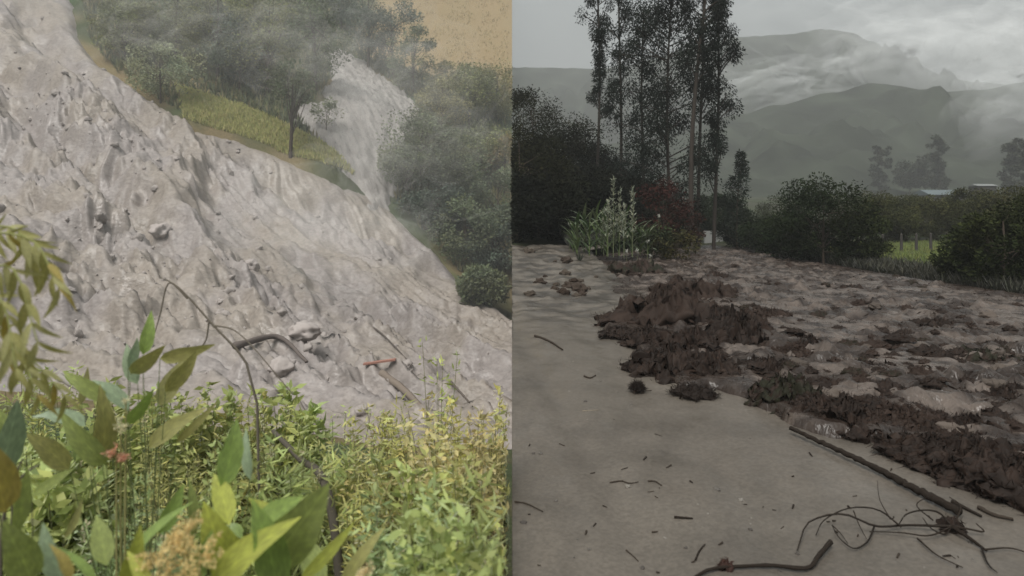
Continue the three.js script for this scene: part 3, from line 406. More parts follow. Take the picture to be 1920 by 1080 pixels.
{ // small sapling in front of the torrent on the right, bare twigs, dark fallen trunk, flower heads
  weed('thin airy sapling standing in front of the torrent on the right', 820, 650, 5.4, 0.22, O2, 760, { stems: 7, per: 4, seedheads: 0 });
  const rnd = rngOf(88);
  const twig = (label, foot, lines, r) => { const t = thing('bare_twig', label, 'twig', foot, 'bare twigs in front of the torrent'), s = new Soup(); lines.forEach(([list, d], i) => s.tube(curve((i ? [] : [foot]).concat(list.map(([x, y]) => P(x, y, d))), 14), r * (i ? 0.6 : 1), r * 0.3, [0.15, 0.13, 0.105], 5, 0.2, rnd)); part('wood', s.build(foot), M.bark, t); };
  twig('forked bare twig rising in front of the torrent at left centre', footL(470, 3.4), [[[[470, 700], [400, 610], [330, 535], [300, 520]], 3.4], [[[400, 610], [440, 620], [550, 740]], 3.4], [[[352, 560], [318, 530], [300, 590], [290, 625]], 3.4], [[[392, 602], [385, 640], [372, 655]], 3.4]], 0.009);
  twig('dark bare stems in the lower left corner', footL(20, 2.2), [[[[10, 950], [45, 890], [75, 870]], 2.2], [[[20, 930], [30, 890], [42, 860]], 2.2], [[[0, 960], [20, 940], [20, 1000]], 2.2]], 0.008);
  const a = P(512, 808, 4.2), b = P(612, 915, 3.5), s = new Soup(); const foot = footL(660, 3.3); s.tube(curve([a, P(560, 858, 3.9), b, foot], 26), 0.014, 0.03, [0.085, 0.075, 0.06], 8, 0.2, rnd); part('wood', s.build(foot), M.bark, thing('fallen_trunk', 'dark slanting dead trunk among the weeds', 'trunk', foot));
  const flower = (label, list, foot, color, fine) => { const t = thing('flower_head', label, 'flower', foot), st = new Soup(); list.forEach(([x, y, d, r, n]) => { const c = P(x, y, d); st.tube(curve([foot, V(mix(foot.x, c.x, 0.6), mix(foot.y, c.y, 0.4), mix(foot.z, c.z, 0.5)), c], 8), 0.006, 0.003, [0.3, 0.28, 0.12], 5, 0, rnd); const f = new Soup(); const sprays = 9; for (let q = 0; q < sprays; q++) { const e = c.clone().add(rdir(rnd).multiplyScalar(r)).add(V(0, r * 0.3, 0)); for (let k = 0; k < n / sprays; k++) { const u = rnd(), p = c.clone().lerp(e, 0.25 + u * 0.75).add(rdir(rnd).multiplyScalar(r * 0.14)); f.leaf(p, rdir(rnd), rdir(rnd), fine * (0.7 + rnd() * 0.6), fine * 0.6, tint(color, rnd, 0.18)); } } part('blossom', f.build(foot), M.near, t); }); part('stem', st.build(foot), M.bark, t); };
  flower('large cream yellow flower head at the bottom left', [[300, 1035, 1.75, 0.07, 420], [345, 1010, 1.75, 0.06, 380], [375, 1045, 1.7, 0.065, 420], [330, 1075, 1.7, 0.07, 420]], footL(330, 1.75), [0.72, 0.56, 0.24], 0.011);
  flower('small cream flower head at the bottom centre of the left scene', [[672, 1074, 1.8, 0.045, 260]], footL(672, 1.8), [0.74, 0.62, 0.34], 0.01);
  flower('small pink flower cluster with pale buds on the left', [[218, 850, 2.3, 0.035, 160], [236, 862, 2.3, 0.025, 110]], footL(222, 2.3), [0.72, 0.4, 0.26], 0.012);
  flower('pale cream bud cluster above the pink flowers', [[226, 800, 2.32, 0.03, 150], [236, 752, 2.35, 0.018, 70]], footL(228, 2.34), [0.75, 0.7, 0.45], 0.011);
}

// ================================================================ THE VALLEY TERRACE (east of the edge, x > 0)
const hillTop = (x, z) => 3.6 * smooth(9, -2, x + (z + 34) * 0.12) * smooth(-24, -44, z);      // wooded knoll
const rise = (x, z) => 1.0 * smooth(-11, -30, z) * smooth(11, 4, x);
const hR = (x, z) => hillTop(x, z) + rise(x, z) + 0.25 * smooth(12, 16, x) * smooth(-2, -12, z) + 6 * smooth(-60, -170, z) * smooth(10, 60, x);
const flowPoly = [[1320, 462], [1400, 468], [1500, 489], [1640, 514], [1760, 534], [1920, 558], [2100, 590]].map(([x, y]) => { const p = flat(x, y); return [p.x, p.z]; })
  .concat([[20, -12], [20, -7], [9, -2.2], [5, -2.4]])
  .concat([[1920, 945], [1850, 920], [1760, 882], [1700, 858], [1630, 826], [1560, 822], [1490, 802], [1440, 772], [1380, 745], [1340, 732], [1262, 738], [1250, 700], [1180, 668], [1200, 650], [1132, 616], [1190, 585], [1150, 556], [1080, 502], [1180, 490]].map(([x, y]) => { const p = flat(x, y); return [p.x, p.z]; }));
const flowEdge = (x, z) => edgeDist(x, z, flowPoly) + 0.10 * fbm(x * 2.2, z * 2.2, 3) + 0.05 * fbm(x * 8, z * 8, 2);
{
  const axis = (list) => { const o = []; for (let k = 0; k < list.length - 1; k++) { const r = range(list[k][0], list[k + 1][0], list[k][1]); if (k) r.shift(); o.push(...r); } return o; };
  const xs = axis([[EDGE, 0.8], [26, 4], [80, 20], [300, 60], [1500, 60]]), zs = axis([[-1500, 60], [-260, 12], [-90, 2.5], [-60, 0.9], [24, 1]]);
  const at = (x, z) => { const e = edgeDist(x, z, flowPoly), n = fbm(x / 6, z / 6, 4), road = smooth(2.5, 0, Math.max(0, x - 6)) * smooth(-30, -22, z); const y = hR(x, z) + n * 0.12 - 0.45 * smooth(-1.2, 0.6, e) - 0.35 * road; const g = smooth(-0.2, 0.3, n); return [y, mix(0.05, 0.04, g), mix(0.05, 0.055, g), mix(0.034, 0.022, g)]; };
  solo('ground', gridMesh(xs, zs, at), M.soil, 'dark grassy valley ground', null, null, 'structure');
  const f = new Soup(); let prev = null; for (const z of range(-260, 24, 2)) { const c = tint([0.15, 0.12, 0.095], rngOf(Math.round(z * 5 + 7777)), 0.2), top = f.v(EDGE, hR(0, z) - 0.01, z, c), bot = f.v(EDGE, -30, z, c); if (prev) f.i.push(prev[0], prev[1], top, prev[1], bot, top); prev = [top, bot]; }
  solo('earth_cut', f.build(), M.hill, 'bare earth face of the terrace edge', null, null, 'structure');
}
const roadY = (x, z) => { const ruts = 0.03 * Math.exp(-(((x - 0.55 - (z + 6) * 0.10) / 0.16) ** 2)) + 0.02 * Math.exp(-(((x - 1.55 - (z + 6) * 0.06) / 0.2) ** 2)); return hR(x, z) + 0.02 * fbm(x / 2.4, z / 2.4, 2) + 0.006 * Math.tanh(9 * fbm((x + z * 0.3) / 1.1 + 6, z / 2.6, 3)) + 0.004 * Math.tanh(7 * fbm(x / 0.5, (z - x * 0.4) / 1.1 + 3, 2)) + 0.02 * fbm(x / 0.45, z / 0.45, 2) * smooth(-6, -13, z) + 0.10 * fbm(x / 1.1 + 5, z / 0.9, 3) * smooth(-9, -15, z) - ruts; };
{ // silt-covered road
  const at = (x, z) => {
    const n = fbm(x / 2.3 + 4, z / 2.3, 4), wet = smooth(-0.05, 0.35, fbm(x / 3.1 + 20, z / 1.3, 3)), far = smooth(-9, -14, z) * smooth(-0.3, 0.3, fbm(x / 1.3, z / 0.8, 3));
    const g = 0.02 * fbm(x * 9, z * 9, 2), k = (1 + 0.14 * n) * (1 - 0.14 * wet) * (1 - 0.55 * far) * (1 - 0.12 * smooth(0.1, 0.5, fbm((x + z * 0.35) / 0.5 + 3, (z - x * 0.35) / 3.5, 3))) + g; return [roadY(x, z), 0.13 * k, 0.1125 * k, 0.0935 * k];
  };
  const xs = range(EDGE, 9, 0.06), zs = range(-24, -2.2, 0.06).concat(range(-2.2, 12, 0.4).slice(1));
  solo('road', gridMesh(xs, zs, at, (x, z) => edgeDist(x, z, flowPoly) < 0.5 && x < 8.9), M.road, 'silt covered grey brown road', null, null, 'structure');
}
const flowSurf = (x, z) => {
  const e = flowEdge(x, z), wx = fbm(x / 2, z / 2, 2) * 0.6, big = ridged((x + wx) / 2.6, (z + wx) / 1.5, 2), mid = billow((x + wx) / 0.95, z / 0.62, 2), fine = billow(x / 0.4, z / 0.32, 2);
  const calm = smooth(-0.1, 0.45, fbm(x / 3.4 + 31, z / 2.2 + 3, 2));
  const amp = (1 - 0.75 * calm) * smooth(0, 0.8, e);
  return { y: hR(x, z) * 0.4 + mix(-0.35, 0.10, smooth(-0.16, 0.10, e)) + 0.05 * smooth(0, 2, e) + ((big - 0.4) * 0.16 + (mid - 0.35) * 0.17 * (0.4 + 1.4 * smooth(-0.3, 0.3, fbm(x / 2.2, z / 2.2 + 8, 2))) + (fine - 0.35) * 0.15) * amp, e, big, mid, fine, calm };
};
{
  const at = (x, z) => { const f = flowSurf(x, z); const debris = smooth(-0.12, 0.22, fbm(x / 1.1 + 12, z / 0.7, 5) - 0.3 * f.calm + 0.13 + 0.55 * smooth(0.8, 0.05, f.e)), speck = smooth(0.05, 0.3, fbm(x * 2.6 + 7, z * 4.2, 3)), k = clamp(1 - debris * 0.8 - speck * 0.45, 0, 1), g = 1 + 0.25 * fbm(x * 3.1, z * 3.1, 2); return [f.y, mix(0.026, 0.12, k) * g, mix(0.0175, 0.096, k) * g, mix(0.0135, 0.081, k) * g]; };
  const xs = range(0.4, 20, 0.065), zs = range(-38, -9, 0.1).concat(range(-9, -2, 0.055).slice(1));
  solo('mudflow', gridMesh(xs, zs, at, (x, z) => flowEdge(x, z) > -0.2), M.rightMud, 'dark brown mudflow full of debris', null, null, 'structure');
}

// ---------------------------------------------------------------- debris on and beside the mudflow
const D1 = [0.027, 0.0175, 0.0132], D2 = [0.032, 0.021, 0.016], D3 = [0.0175, 0.012, 0.0094], DG = [0.017, 0.0165, 0.0095];
function debrisGeometry(seed, r, h, n, colors, bit) { // a lump of mud bristling with twigs, stalks and leaves
  const rnd = rngOf(seed), s = new Soup(), rough = [];
  const rings = r > 0.3 ? 26 : 8, seg = r > 0.3 ? 72 : 18, jag = 0.07 * Math.min(r, 0.45); for (let j = 0; j <= rings; j++) { const row = []; const f = j / rings; for (let k = 0; k < seg; k++) { const a = k / seg * 6.283, ca = Math.cos(a), sa = Math.sin(a), cf = Math.cos(f * 1.57), u = 1 / Math.max(0.12, r), rr = r * cf * (1 + 0.32 * noise3(ca * 1.3 + seed, sa * 1.3, f * 2) + 0.16 * noise3(ca * cf * 4 + seed, sa * cf * 4, f * 3)), c = tint(colors[(noise3(ca * 3 + seed, sa * 3, f * 4) > 0.1) ? colors.length - 1 : 0], rnd, 0.1); row.push(s.v(ca * rr * 0.92 + (rnd() - 0.5) * jag, h * (Math.sin(f * 1.57) * (0.72 + 0.35 * noise3(ca * cf * 2.2, seed, sa * cf * 2.2) + 0.2 * noise3(ca * cf * 6, seed + 4, sa * cf * 6) + (r > 0.3 ? 0.3 * Math.abs(noise3(ca * cf * 9, seed + 9, sa * cf * 9)) + 0.12 * noise3(ca * cf * 18, seed + 2, sa * cf * 18) : 0)) - 0.25 + 0.3 * (rnd() - 0.5)), sa * rr * 0.92 + (rnd() - 0.5) * jag, c)); } rough.push(row); }
  for (let j = 0; j < rings; j++) for (let k = 0; k < seg; k++) { const k2 = (k + 1) % seg; s.i.push(rough[j][k], rough[j + 1][k], rough[j][k2], rough[j][k2], rough[j + 1][k], rough[j + 1][k2]); }
  const tw = new Soup();
  for (let k = 0; k < n; k++) { const j = Math.floor(Math.pow(rnd(), 1.5) * rings), v = rough[j][Math.floor(rnd() * seg)] * 3, up = s.p[v + 1], p = V(s.p[v] + (rnd() - 0.5) * bit, up - bit * 0.15, s.p[v + 2] + (rnd() - 0.5) * bit), o = V(s.p[v], h * 0.6, s.p[v + 2]).normalize(), dir = rdir(rnd).addScaledVector(o, 0.25).normalize(), len = bit * (0.5 + rnd() * rnd() * 2.6); tw.leaf(p, dir, rdir(rnd).cross(dir).normalize(), len, len * (rnd() < 0.97 ? 0.03 + rnd() * 0.05 : 0.2 + rnd() * 0.2), tint(colors[Math.floor(rnd() * colors.length)], rnd, 0.35)); }
  return [s.build(), tw.build()];
}
const debrisMat = new THREE.MeshPhysicalMaterial({ specularIntensity: 0.3, vertexColors: true, roughness: 0.7, side: THREE.DoubleSide });
function clump(name, label, category, p, geo, scale, turn, group) { const t = thing(name, label, category, p, group); t.scale.set(...scale); t.rotation.y = turn; part('mud_core', geo[0], debrisMat, t); part('tangle', geo[1], debrisMat, t).userData.kind = 'stuff'; return t; }
[ // the large dark heaves at the margin: [px, py, width m, height m, label, colours]
  [1245, 600, 1.25, 0.78, 'large dark brown heave of mud and brush below the maize', [D1, D1, D2]], [1190, 520, 1.5, 0.7, 'brown muddy bank in front of the maize', [D2, D1, DG]], [1300, 560, 1.2, 0.65, 'reddish brown brush heave behind the largest one', [D2, D1]], [1390, 640, 0.75, 0.62, 'tall dark crest of brush in mid flow', [D3, D1]], [1250, 690, 0.62, 0.42, 'dark heave of roots at the road margin', [D3, D1]], [1330, 700, 0.5, 0.36, 'dark tangle tip pushing onto the road', [D3, D1, D2]], [1160, 625, 0.4, 0.16, 'low dark tongue of brush on the road', [D3, D1]], [1300, 735, 0.22, 0.14, 'small black tangle at the mud front', [D3]], [1195, 725, 0.09, 0.09, 'lone black clod on the road', [D3]],
  [1345, 610, 0.7, 0.5, 'dark brush joining the tall crest to the largest heave', [D3, D1]], [1300, 650, 0.7, 0.42, 'matted roots between the largest heave and the road margin', [D1, D3]], [1215, 640, 0.5, 0.3, 'matted brush at the road margin under the largest heave', [D1, D3]], [1440, 700, 0.45, 0.28, 'dark matted clump left of the leafy heap', [D3, D1]], [1530, 770, 0.4, 0.22, 'matted brush between the leafy heap and the pole', [D3, D1]], [1750, 850, 0.42, 0.2, 'dark fringe of brush at the bend of the mud edge', [D3, D1]], [1440, 600, 0.6, 0.3, 'broad brown mat behind the tall crest', [D1, D2]], [1340, 530, 0.9, 0.4, 'brown mat of brush in front of the main trunk', [D2, D1]],
  [1480, 748, 0.45, 0.34, 'leafy dark green heap behind the long pole', [DG, D3, D1]], [1590, 782, 0.5, 0.26, 'dark heap above the upper end of the pole', [D3, D1]], [1690, 790, 0.5, 0.2, 'dark brown heap right of the pole', [D1, D2]], [1830, 868, 0.5, 0.26, 'dark brush heap at the right road edge', [D3, D1]], [1920, 900, 0.55, 0.26, 'dark brown heap in the right corner of the flow', [D1, D3]], [1820, 810, 0.32, 0.2, 'dark snag in the flow on the right', [D3, D1]], [1895, 755, 0.5, 0.24, 'dark mound at the right picture edge', [D3, D1]], [1850, 680, 0.6, 0.26, 'greenish brush mat on the right of the flow', [DG, D1]], [1515, 655, 0.35, 0.3, 'upright snag of roots in mid flow', [D3, D1]], [1480, 670, 0.4, 0.2, 'soft brown hump beside the upright snag', [D2, D1]], [1760, 615, 0.6, 0.26, 'dark clump toward the far bank', [D3, D1]], [1640, 700, 0.5, 0.18, 'flat dark mat in the middle of the flow', [D1, D3]],
].forEach(([px, py, w, h, label, colors], k) => { const p = flat(px, py, 0.05); clump('debris_heap', label, 'debris', p, debrisGeometry(900 + k, w, h * 0.78, Math.round(2600 + 7500 * w), colors, 0.03 + 0.024 * w), [1, 1, 0.8], k * 1.3, 'large heaps of mud and brush'); });
{
  const rnd = rngOf(333), kinds = [0, 1, 2, 3, 4, 5].map((k) => debrisGeometry(950 + k, 0.14, 0.11, 420, k === 4 ? [D1, DG] : k % 2 ? [D3, D1] : [D1, D2], 0.032)); let made = 0, guard = 0;
  while (made < 290 && guard++ < 6000) { const px = 1180 + rnd() * 780, py = 478 + Math.pow(rnd(), 0.8) * 440, p = flat(px, py); const f = flowSurf(p.x, p.z); if (f.e < 0.3) continue; p.y = f.y - 0.01; const sc = 0.35 + rnd() * rnd() * 1.2 + 0.3 * smooth(8, 22, -p.z); clump('debris_clump', 'small dark clump of mud and twigs adrift in the mudflow', 'debris', p, kinds[made % 6], [sc * (1 + rnd() * 0.8), sc * (0.7 + rnd() * 0.5), sc], rnd() * 6.28, 'small clumps adrift in the mudflow'); made++; }
  const bits = debrisGeometry(990, 0.1, 0.07, 60, [D3, D1], 0.045), im = new THREE.InstancedMesh(bits[1], debrisMat, 2600); let n = 0; guard = 0;
  while (n < 2600 && guard++ < 40000) { const x = 1 + rnd() * 13, z = -3 - rnd() * 32; if (Math.abs(x) > 0.9 * -z) continue; const f = flowSurf(x, z); if (f.e < 0.15 || fbm(x / 1.1 + 12, z / 0.7, 4) < -0.15 + rnd() * 0.3 - 0.1) continue; const q = 0.35 + rnd() * 0.8; im.setMatrixAt(n++, new THREE.Matrix4().compose(V(x, f.y + 0.005, z), new THREE.Quaternion().setFromEuler(new THREE.Euler(0, rnd() * 6.28, 0)), V(q * (1 + rnd()), q * (0.5 + rnd() * 0.6), q))); }
  im.count = n; im.name = numbered('floating_litter'); im.castShadow = im.receiveShadow = true; scene.add(im); tag(im, 'fine litter of twigs and bark strewn over the mudflow', 'litter', null, 'stuff');
  // half-sunk stones
  for (let k = 0, g2 = 0; k < 22 && g2 < 900; g2++) { const px = 1300 + rnd() * 620, py = 480 + rnd() * 360, p = flat(px, py), f = flowSurf(p.x, p.z); if (f.e < 0.2) continue; p.y = f.y; const c = 0.07 + rnd() * 0.08; const t = solo('stone', rockGeometry(60 + k, 0.06 + rnd() * 0.1, 0.6), new THREE.MeshPhysicalMaterial({ specularIntensity: 0.3, color: new THREE.Color().setRGB(c * 0.7, c * 0.57, c * 0.48), roughness: 0.8 }), 'muddy stone half sunk in the mudflow', 'stone', 'stones half sunk in the mudflow'); t.position.copy(p); k++; }
}
const onRoad = (px, py, h = 0) => { const p = flat(px, py, h); return V(p.x, roadY(p.x, p.z) + h, p.z); };
const woodDark = [0.022, 0.017, 0.0135], woodMid = [0.042, 0.033, 0.026];
{ // the long pole and the uprooted tangle at its end
  const rnd = rngOf(402), line = (list, n = 16) => curve(list.map(([x, y, h]) => onRoad(x, y, h)), n);
  const bumpy = (l) => l.map((q, i) => V(q.x + 0.006 * Math.sin(i * 2.3), q.y + 0.004 * Math.sin(i * 3.7), q.z + 0.008 * Math.sin(i * 1.7)));
  let pts = line([[1482, 802, 0.06], [1560, 838, 0.05], [1640, 876, 0.045], [1720, 918, 0.04], [1800, 958, 0.04]], 46), b = onRoad(1640, 876), s = new Soup(); s.tube(bumpy(pts), 0.018, 0.028, woodDark, 9, 0.45, rnd);
  part('wood', s.build(b), M.bark, thing('pole', 'long dark straight pole lying across the road beside the mud', 'pole', b));
  b = onRoad(1785, 990); const t = thing('uprooted_bush', 'uprooted bush with a tangle of thin branches at the end of the pole', 'branch', b);
  const twigs = [[[[1785, 985, .05], [1700, 985, .03], [1640, 990, .05], [1580, 965, .12], [1520, 975, .05], [1495, 1025, .02]], 0.009], [[[1690, 990, .04], [1650, 960, .10], [1590, 955, .13], [1545, 975, .05], [1530, 1000, .02]], 0.006], [[[1640, 990, .03], [1625, 1018, .02], [1600, 1028, .02], [1575, 1010, .03], [1560, 985, .06]], 0.006], [[[1785, 985, .05], [1760, 960, .1], [1700, 965, .12], [1685, 985, .04]], 0.007], [[[1785, 985, .05], [1740, 1005, .03], [1690, 1000, .03], [1630, 1000, .02]], 0.006], [[[1785, 985, .05], [1830, 1015, .02], [1850, 1030, .015]], 0.014], [[[1845, 1028, .02], [1900, 1028, .02], [1950, 1045, .02]], 0.006], [[[1840, 1025, .02], [1855, 1060, .015], [1870, 1075, .015]], 0.006], [[[1785, 985, .05], [1815, 990, .04], [1845, 995, .03], [1830, 980, .05]], 0.008], [[[1790, 980, .05], [1800, 945, .09], [1780, 930, .1]], 0.006], [[[1670, 975, .04], [1650, 940, .1], [1645, 905, .16]], 0.004], [[[1720, 1010, .02], [1760, 1045, .015], [1805, 1062, .015]], 0.006], [[[1750, 975, .06], [1720, 950, .1], [1740, 930, .09]], 0.005], [[[1560, 985, .04], [1575, 1000, .02], [1590, 1020, .02]], 0.004], [[[1600, 960, .1], [1610, 985, .04], [1625, 1012, .02]], 0.004], [[[1785, 985, .05], [1770, 1000, .02], [1745, 990, .05], [1730, 970, .08]], 0.006]];
  for (const [l, r] of twigs) { const q = new Soup(); q.tube(line(l), r, r * 0.45, tint(woodDark, rnd, 0.2), 5, 0.2, rnd); part('branch', q.build(b), M.bark, t); }
  const core = debrisGeometry(77, 0.09, 0.1, 260, [D3, D1], 0.03); part('root_ball', core[0], debrisMat, t); part('root_hair', core[1], debrisMat, t);
  // crooked stick along the bottom with its reddish tuft
  b = onRoad(1440, 1060); const st = thing('crooked_stick', 'crooked dark stick at the bottom with a bend upward at its right end', 'stick', b); s = new Soup(); s.tube(line([[1290, 1085, .02], [1330, 1068, .02], [1400, 1060, .02], [1450, 1056, .02], [1515, 1056, .02], [1535, 1035, .03], [1558, 1012, .04]], 20), 0.008, 0.014, woodDark, 7, 0.3, rnd); part('wood', s.build(b), M.bark, st);
  b = onRoad(1360, 1066); const tf = thing('reddish_tuft', 'reddish brown tuft of dry fibres at the bottom of the road', 'tuft', b); const tg = debrisGeometry(81, 0.05, 0.075, 900, [[0.04, 0.02, 0.0155], [0.028, 0.0155, 0.012]], 0.013); part('fibres', tg[1], debrisMat, tf); part('mud_core', tg[0], debrisMat, tf);
  const stick = (label, list, r, c = woodDark, group = 'twigs scattered on the road') => { const base = onRoad(list[0][0], list[0][1]), g = thing('twig', label, 'twig', base, group), q = new Soup(); q.tube(line(list.map(([x, y, h]) => [x, y, h ?? r * 0.8]), 8), r, r * 0.55, c, 6, 0.35, rnd); part('wood', q.build(base), M.bark, g); };
  stick('short thick black stick on the road, lower middle', [[1264, 972], [1299, 974]], 0.009);
  stick('wavy dark twig left of the short black stick', [[1143, 899], [1165, 900], [1180, 907], [1197, 906]], 0.006, woodMid);
  stick('forked looking twig right of the wavy twig', [[1215, 905], [1228, 905], [1241, 912]], 0.007, woodMid);
  stick('thick dark stick right of the pole end', [[1785, 937], [1840, 965]], 0.014);
  stick('dark stick at the right road edge', [[1835, 948], [1865, 962], [1900, 970]], 0.016, woodMid);
  stick('bent twig near the bottom centre of the road', [[1174, 1025], [1186, 1033], [1197, 1043]], 0.005, woodMid);
  stick('pale straight straw on the road below the clods', [[1092, 769], [1122, 769]], 0.005, [0.2, 0.17, 0.13]);
  stick('twig slanting up near the reddish tuft', [[1304, 1050], [1312, 1032], [1322, 1020]], 0.006);
  stick('long thin stick along the left rut', [[1003, 628], [1030, 640], [1055, 655]], 0.02, woodMid);
  stick('curved stick at the left beside the silt ridge', [[1095, 704], [1106, 707], [1117, 703]], 0.012, woodMid);
  stick('twig pointing at the mud on the right road edge', [[1715, 868], [1735, 885], [1752, 895]], 0.008);
  stick('dim twig on the left border of the road', [[965, 940], [985, 944], [1018, 962]], 0.006, woodMid);
  for (let k = 0; k < 58; k++) { const px = 985 + rnd() * 850, py = 590 + Math.pow(rnd(), 0.7) * 480, p = flat(px, py); if (edgeDist(p.x, p.z, flowPoly) > -0.12 || p.x < 0.08) continue; const a = rnd() * 3.14, L = 4 + rnd() * 12; stick('tiny dark twig fragment on the silt of the road', [[px, py], [px + Math.cos(a) * L, py + Math.sin(a) * L * 0.5]], 0.003 + rnd() * 0.005, rnd() < 0.5 ? woodDark : woodMid, 'tiny twig fragments on the road'); }
  const peb = [0, 1, 2].map((k) => rockGeometry(40 + k, 1, 0.6)), pm = [[0.05, 0.042, 0.036], [0.09, 0.08, 0.07], [0.17, 0.155, 0.135]].map((c) => new THREE.MeshStandardMaterial({ color: new THREE.Color().setRGB(...c), roughness: 0.7 }));
  for (let k = 0; k < 70; k++) { const px = 970 + rnd() * 900, py = 560 + rnd() * 510, p = onRoad(px, py); if (edgeDist(p.x, p.z, flowPoly) > -0.1 || p.x < 0.06) continue; const r = (0.006 + rnd() * rnd() * 0.022) * (1 + smooth(5, 14, -p.z)); const m = solo('pebble', peb[k % 3], pm[Math.floor(rnd() * 3)], 'pebble or clod lying on the silt of the road', 'pebble', 'pebbles on the road'); m.scale.setScalar(r); m.position.copy(p); m.rotation.y = rnd() * 6; }
}

{ // clods on the churned verge
  const rnd = rngOf(4711), kinds = [0, 1, 2, 3].map((k) => rockGeometry(140 + k, 1, 0.6)), cm = [[0.03, 0.021, 0.016], [0.045, 0.034, 0.027], [0.06, 0.048, 0.038]].map((c) => new THREE.MeshPhysicalMaterial({ specularIntensity: 0.2, color: new THREE.Color().setRGB(...c), roughness: 0.95 }));
  for (let k = 0; k < 42; k++) { const px = 968 + rnd() * 150, py = 458 + rnd() * 105, p = flat(px, py); p.y = roadY(p.x, p.z); if (edgeDist(p.x, p.z, flowPoly) > -0.1 || p.x < 0.4 || p.z < -23.5) continue; const m = solo('clod', kinds[k % 4], cm[Math.floor(rnd() * 3)], 'muddy clod on the churned verge at the upper left of the road', 'clod', 'clods on the churned verge'); const r = 0.05 + rnd() * rnd() * 0.22; m.scale.set(r * (1 + rnd() * 0.4), r * 1.3, r); m.position.copy(p); m.rotation.y = rnd() * 6; }
}
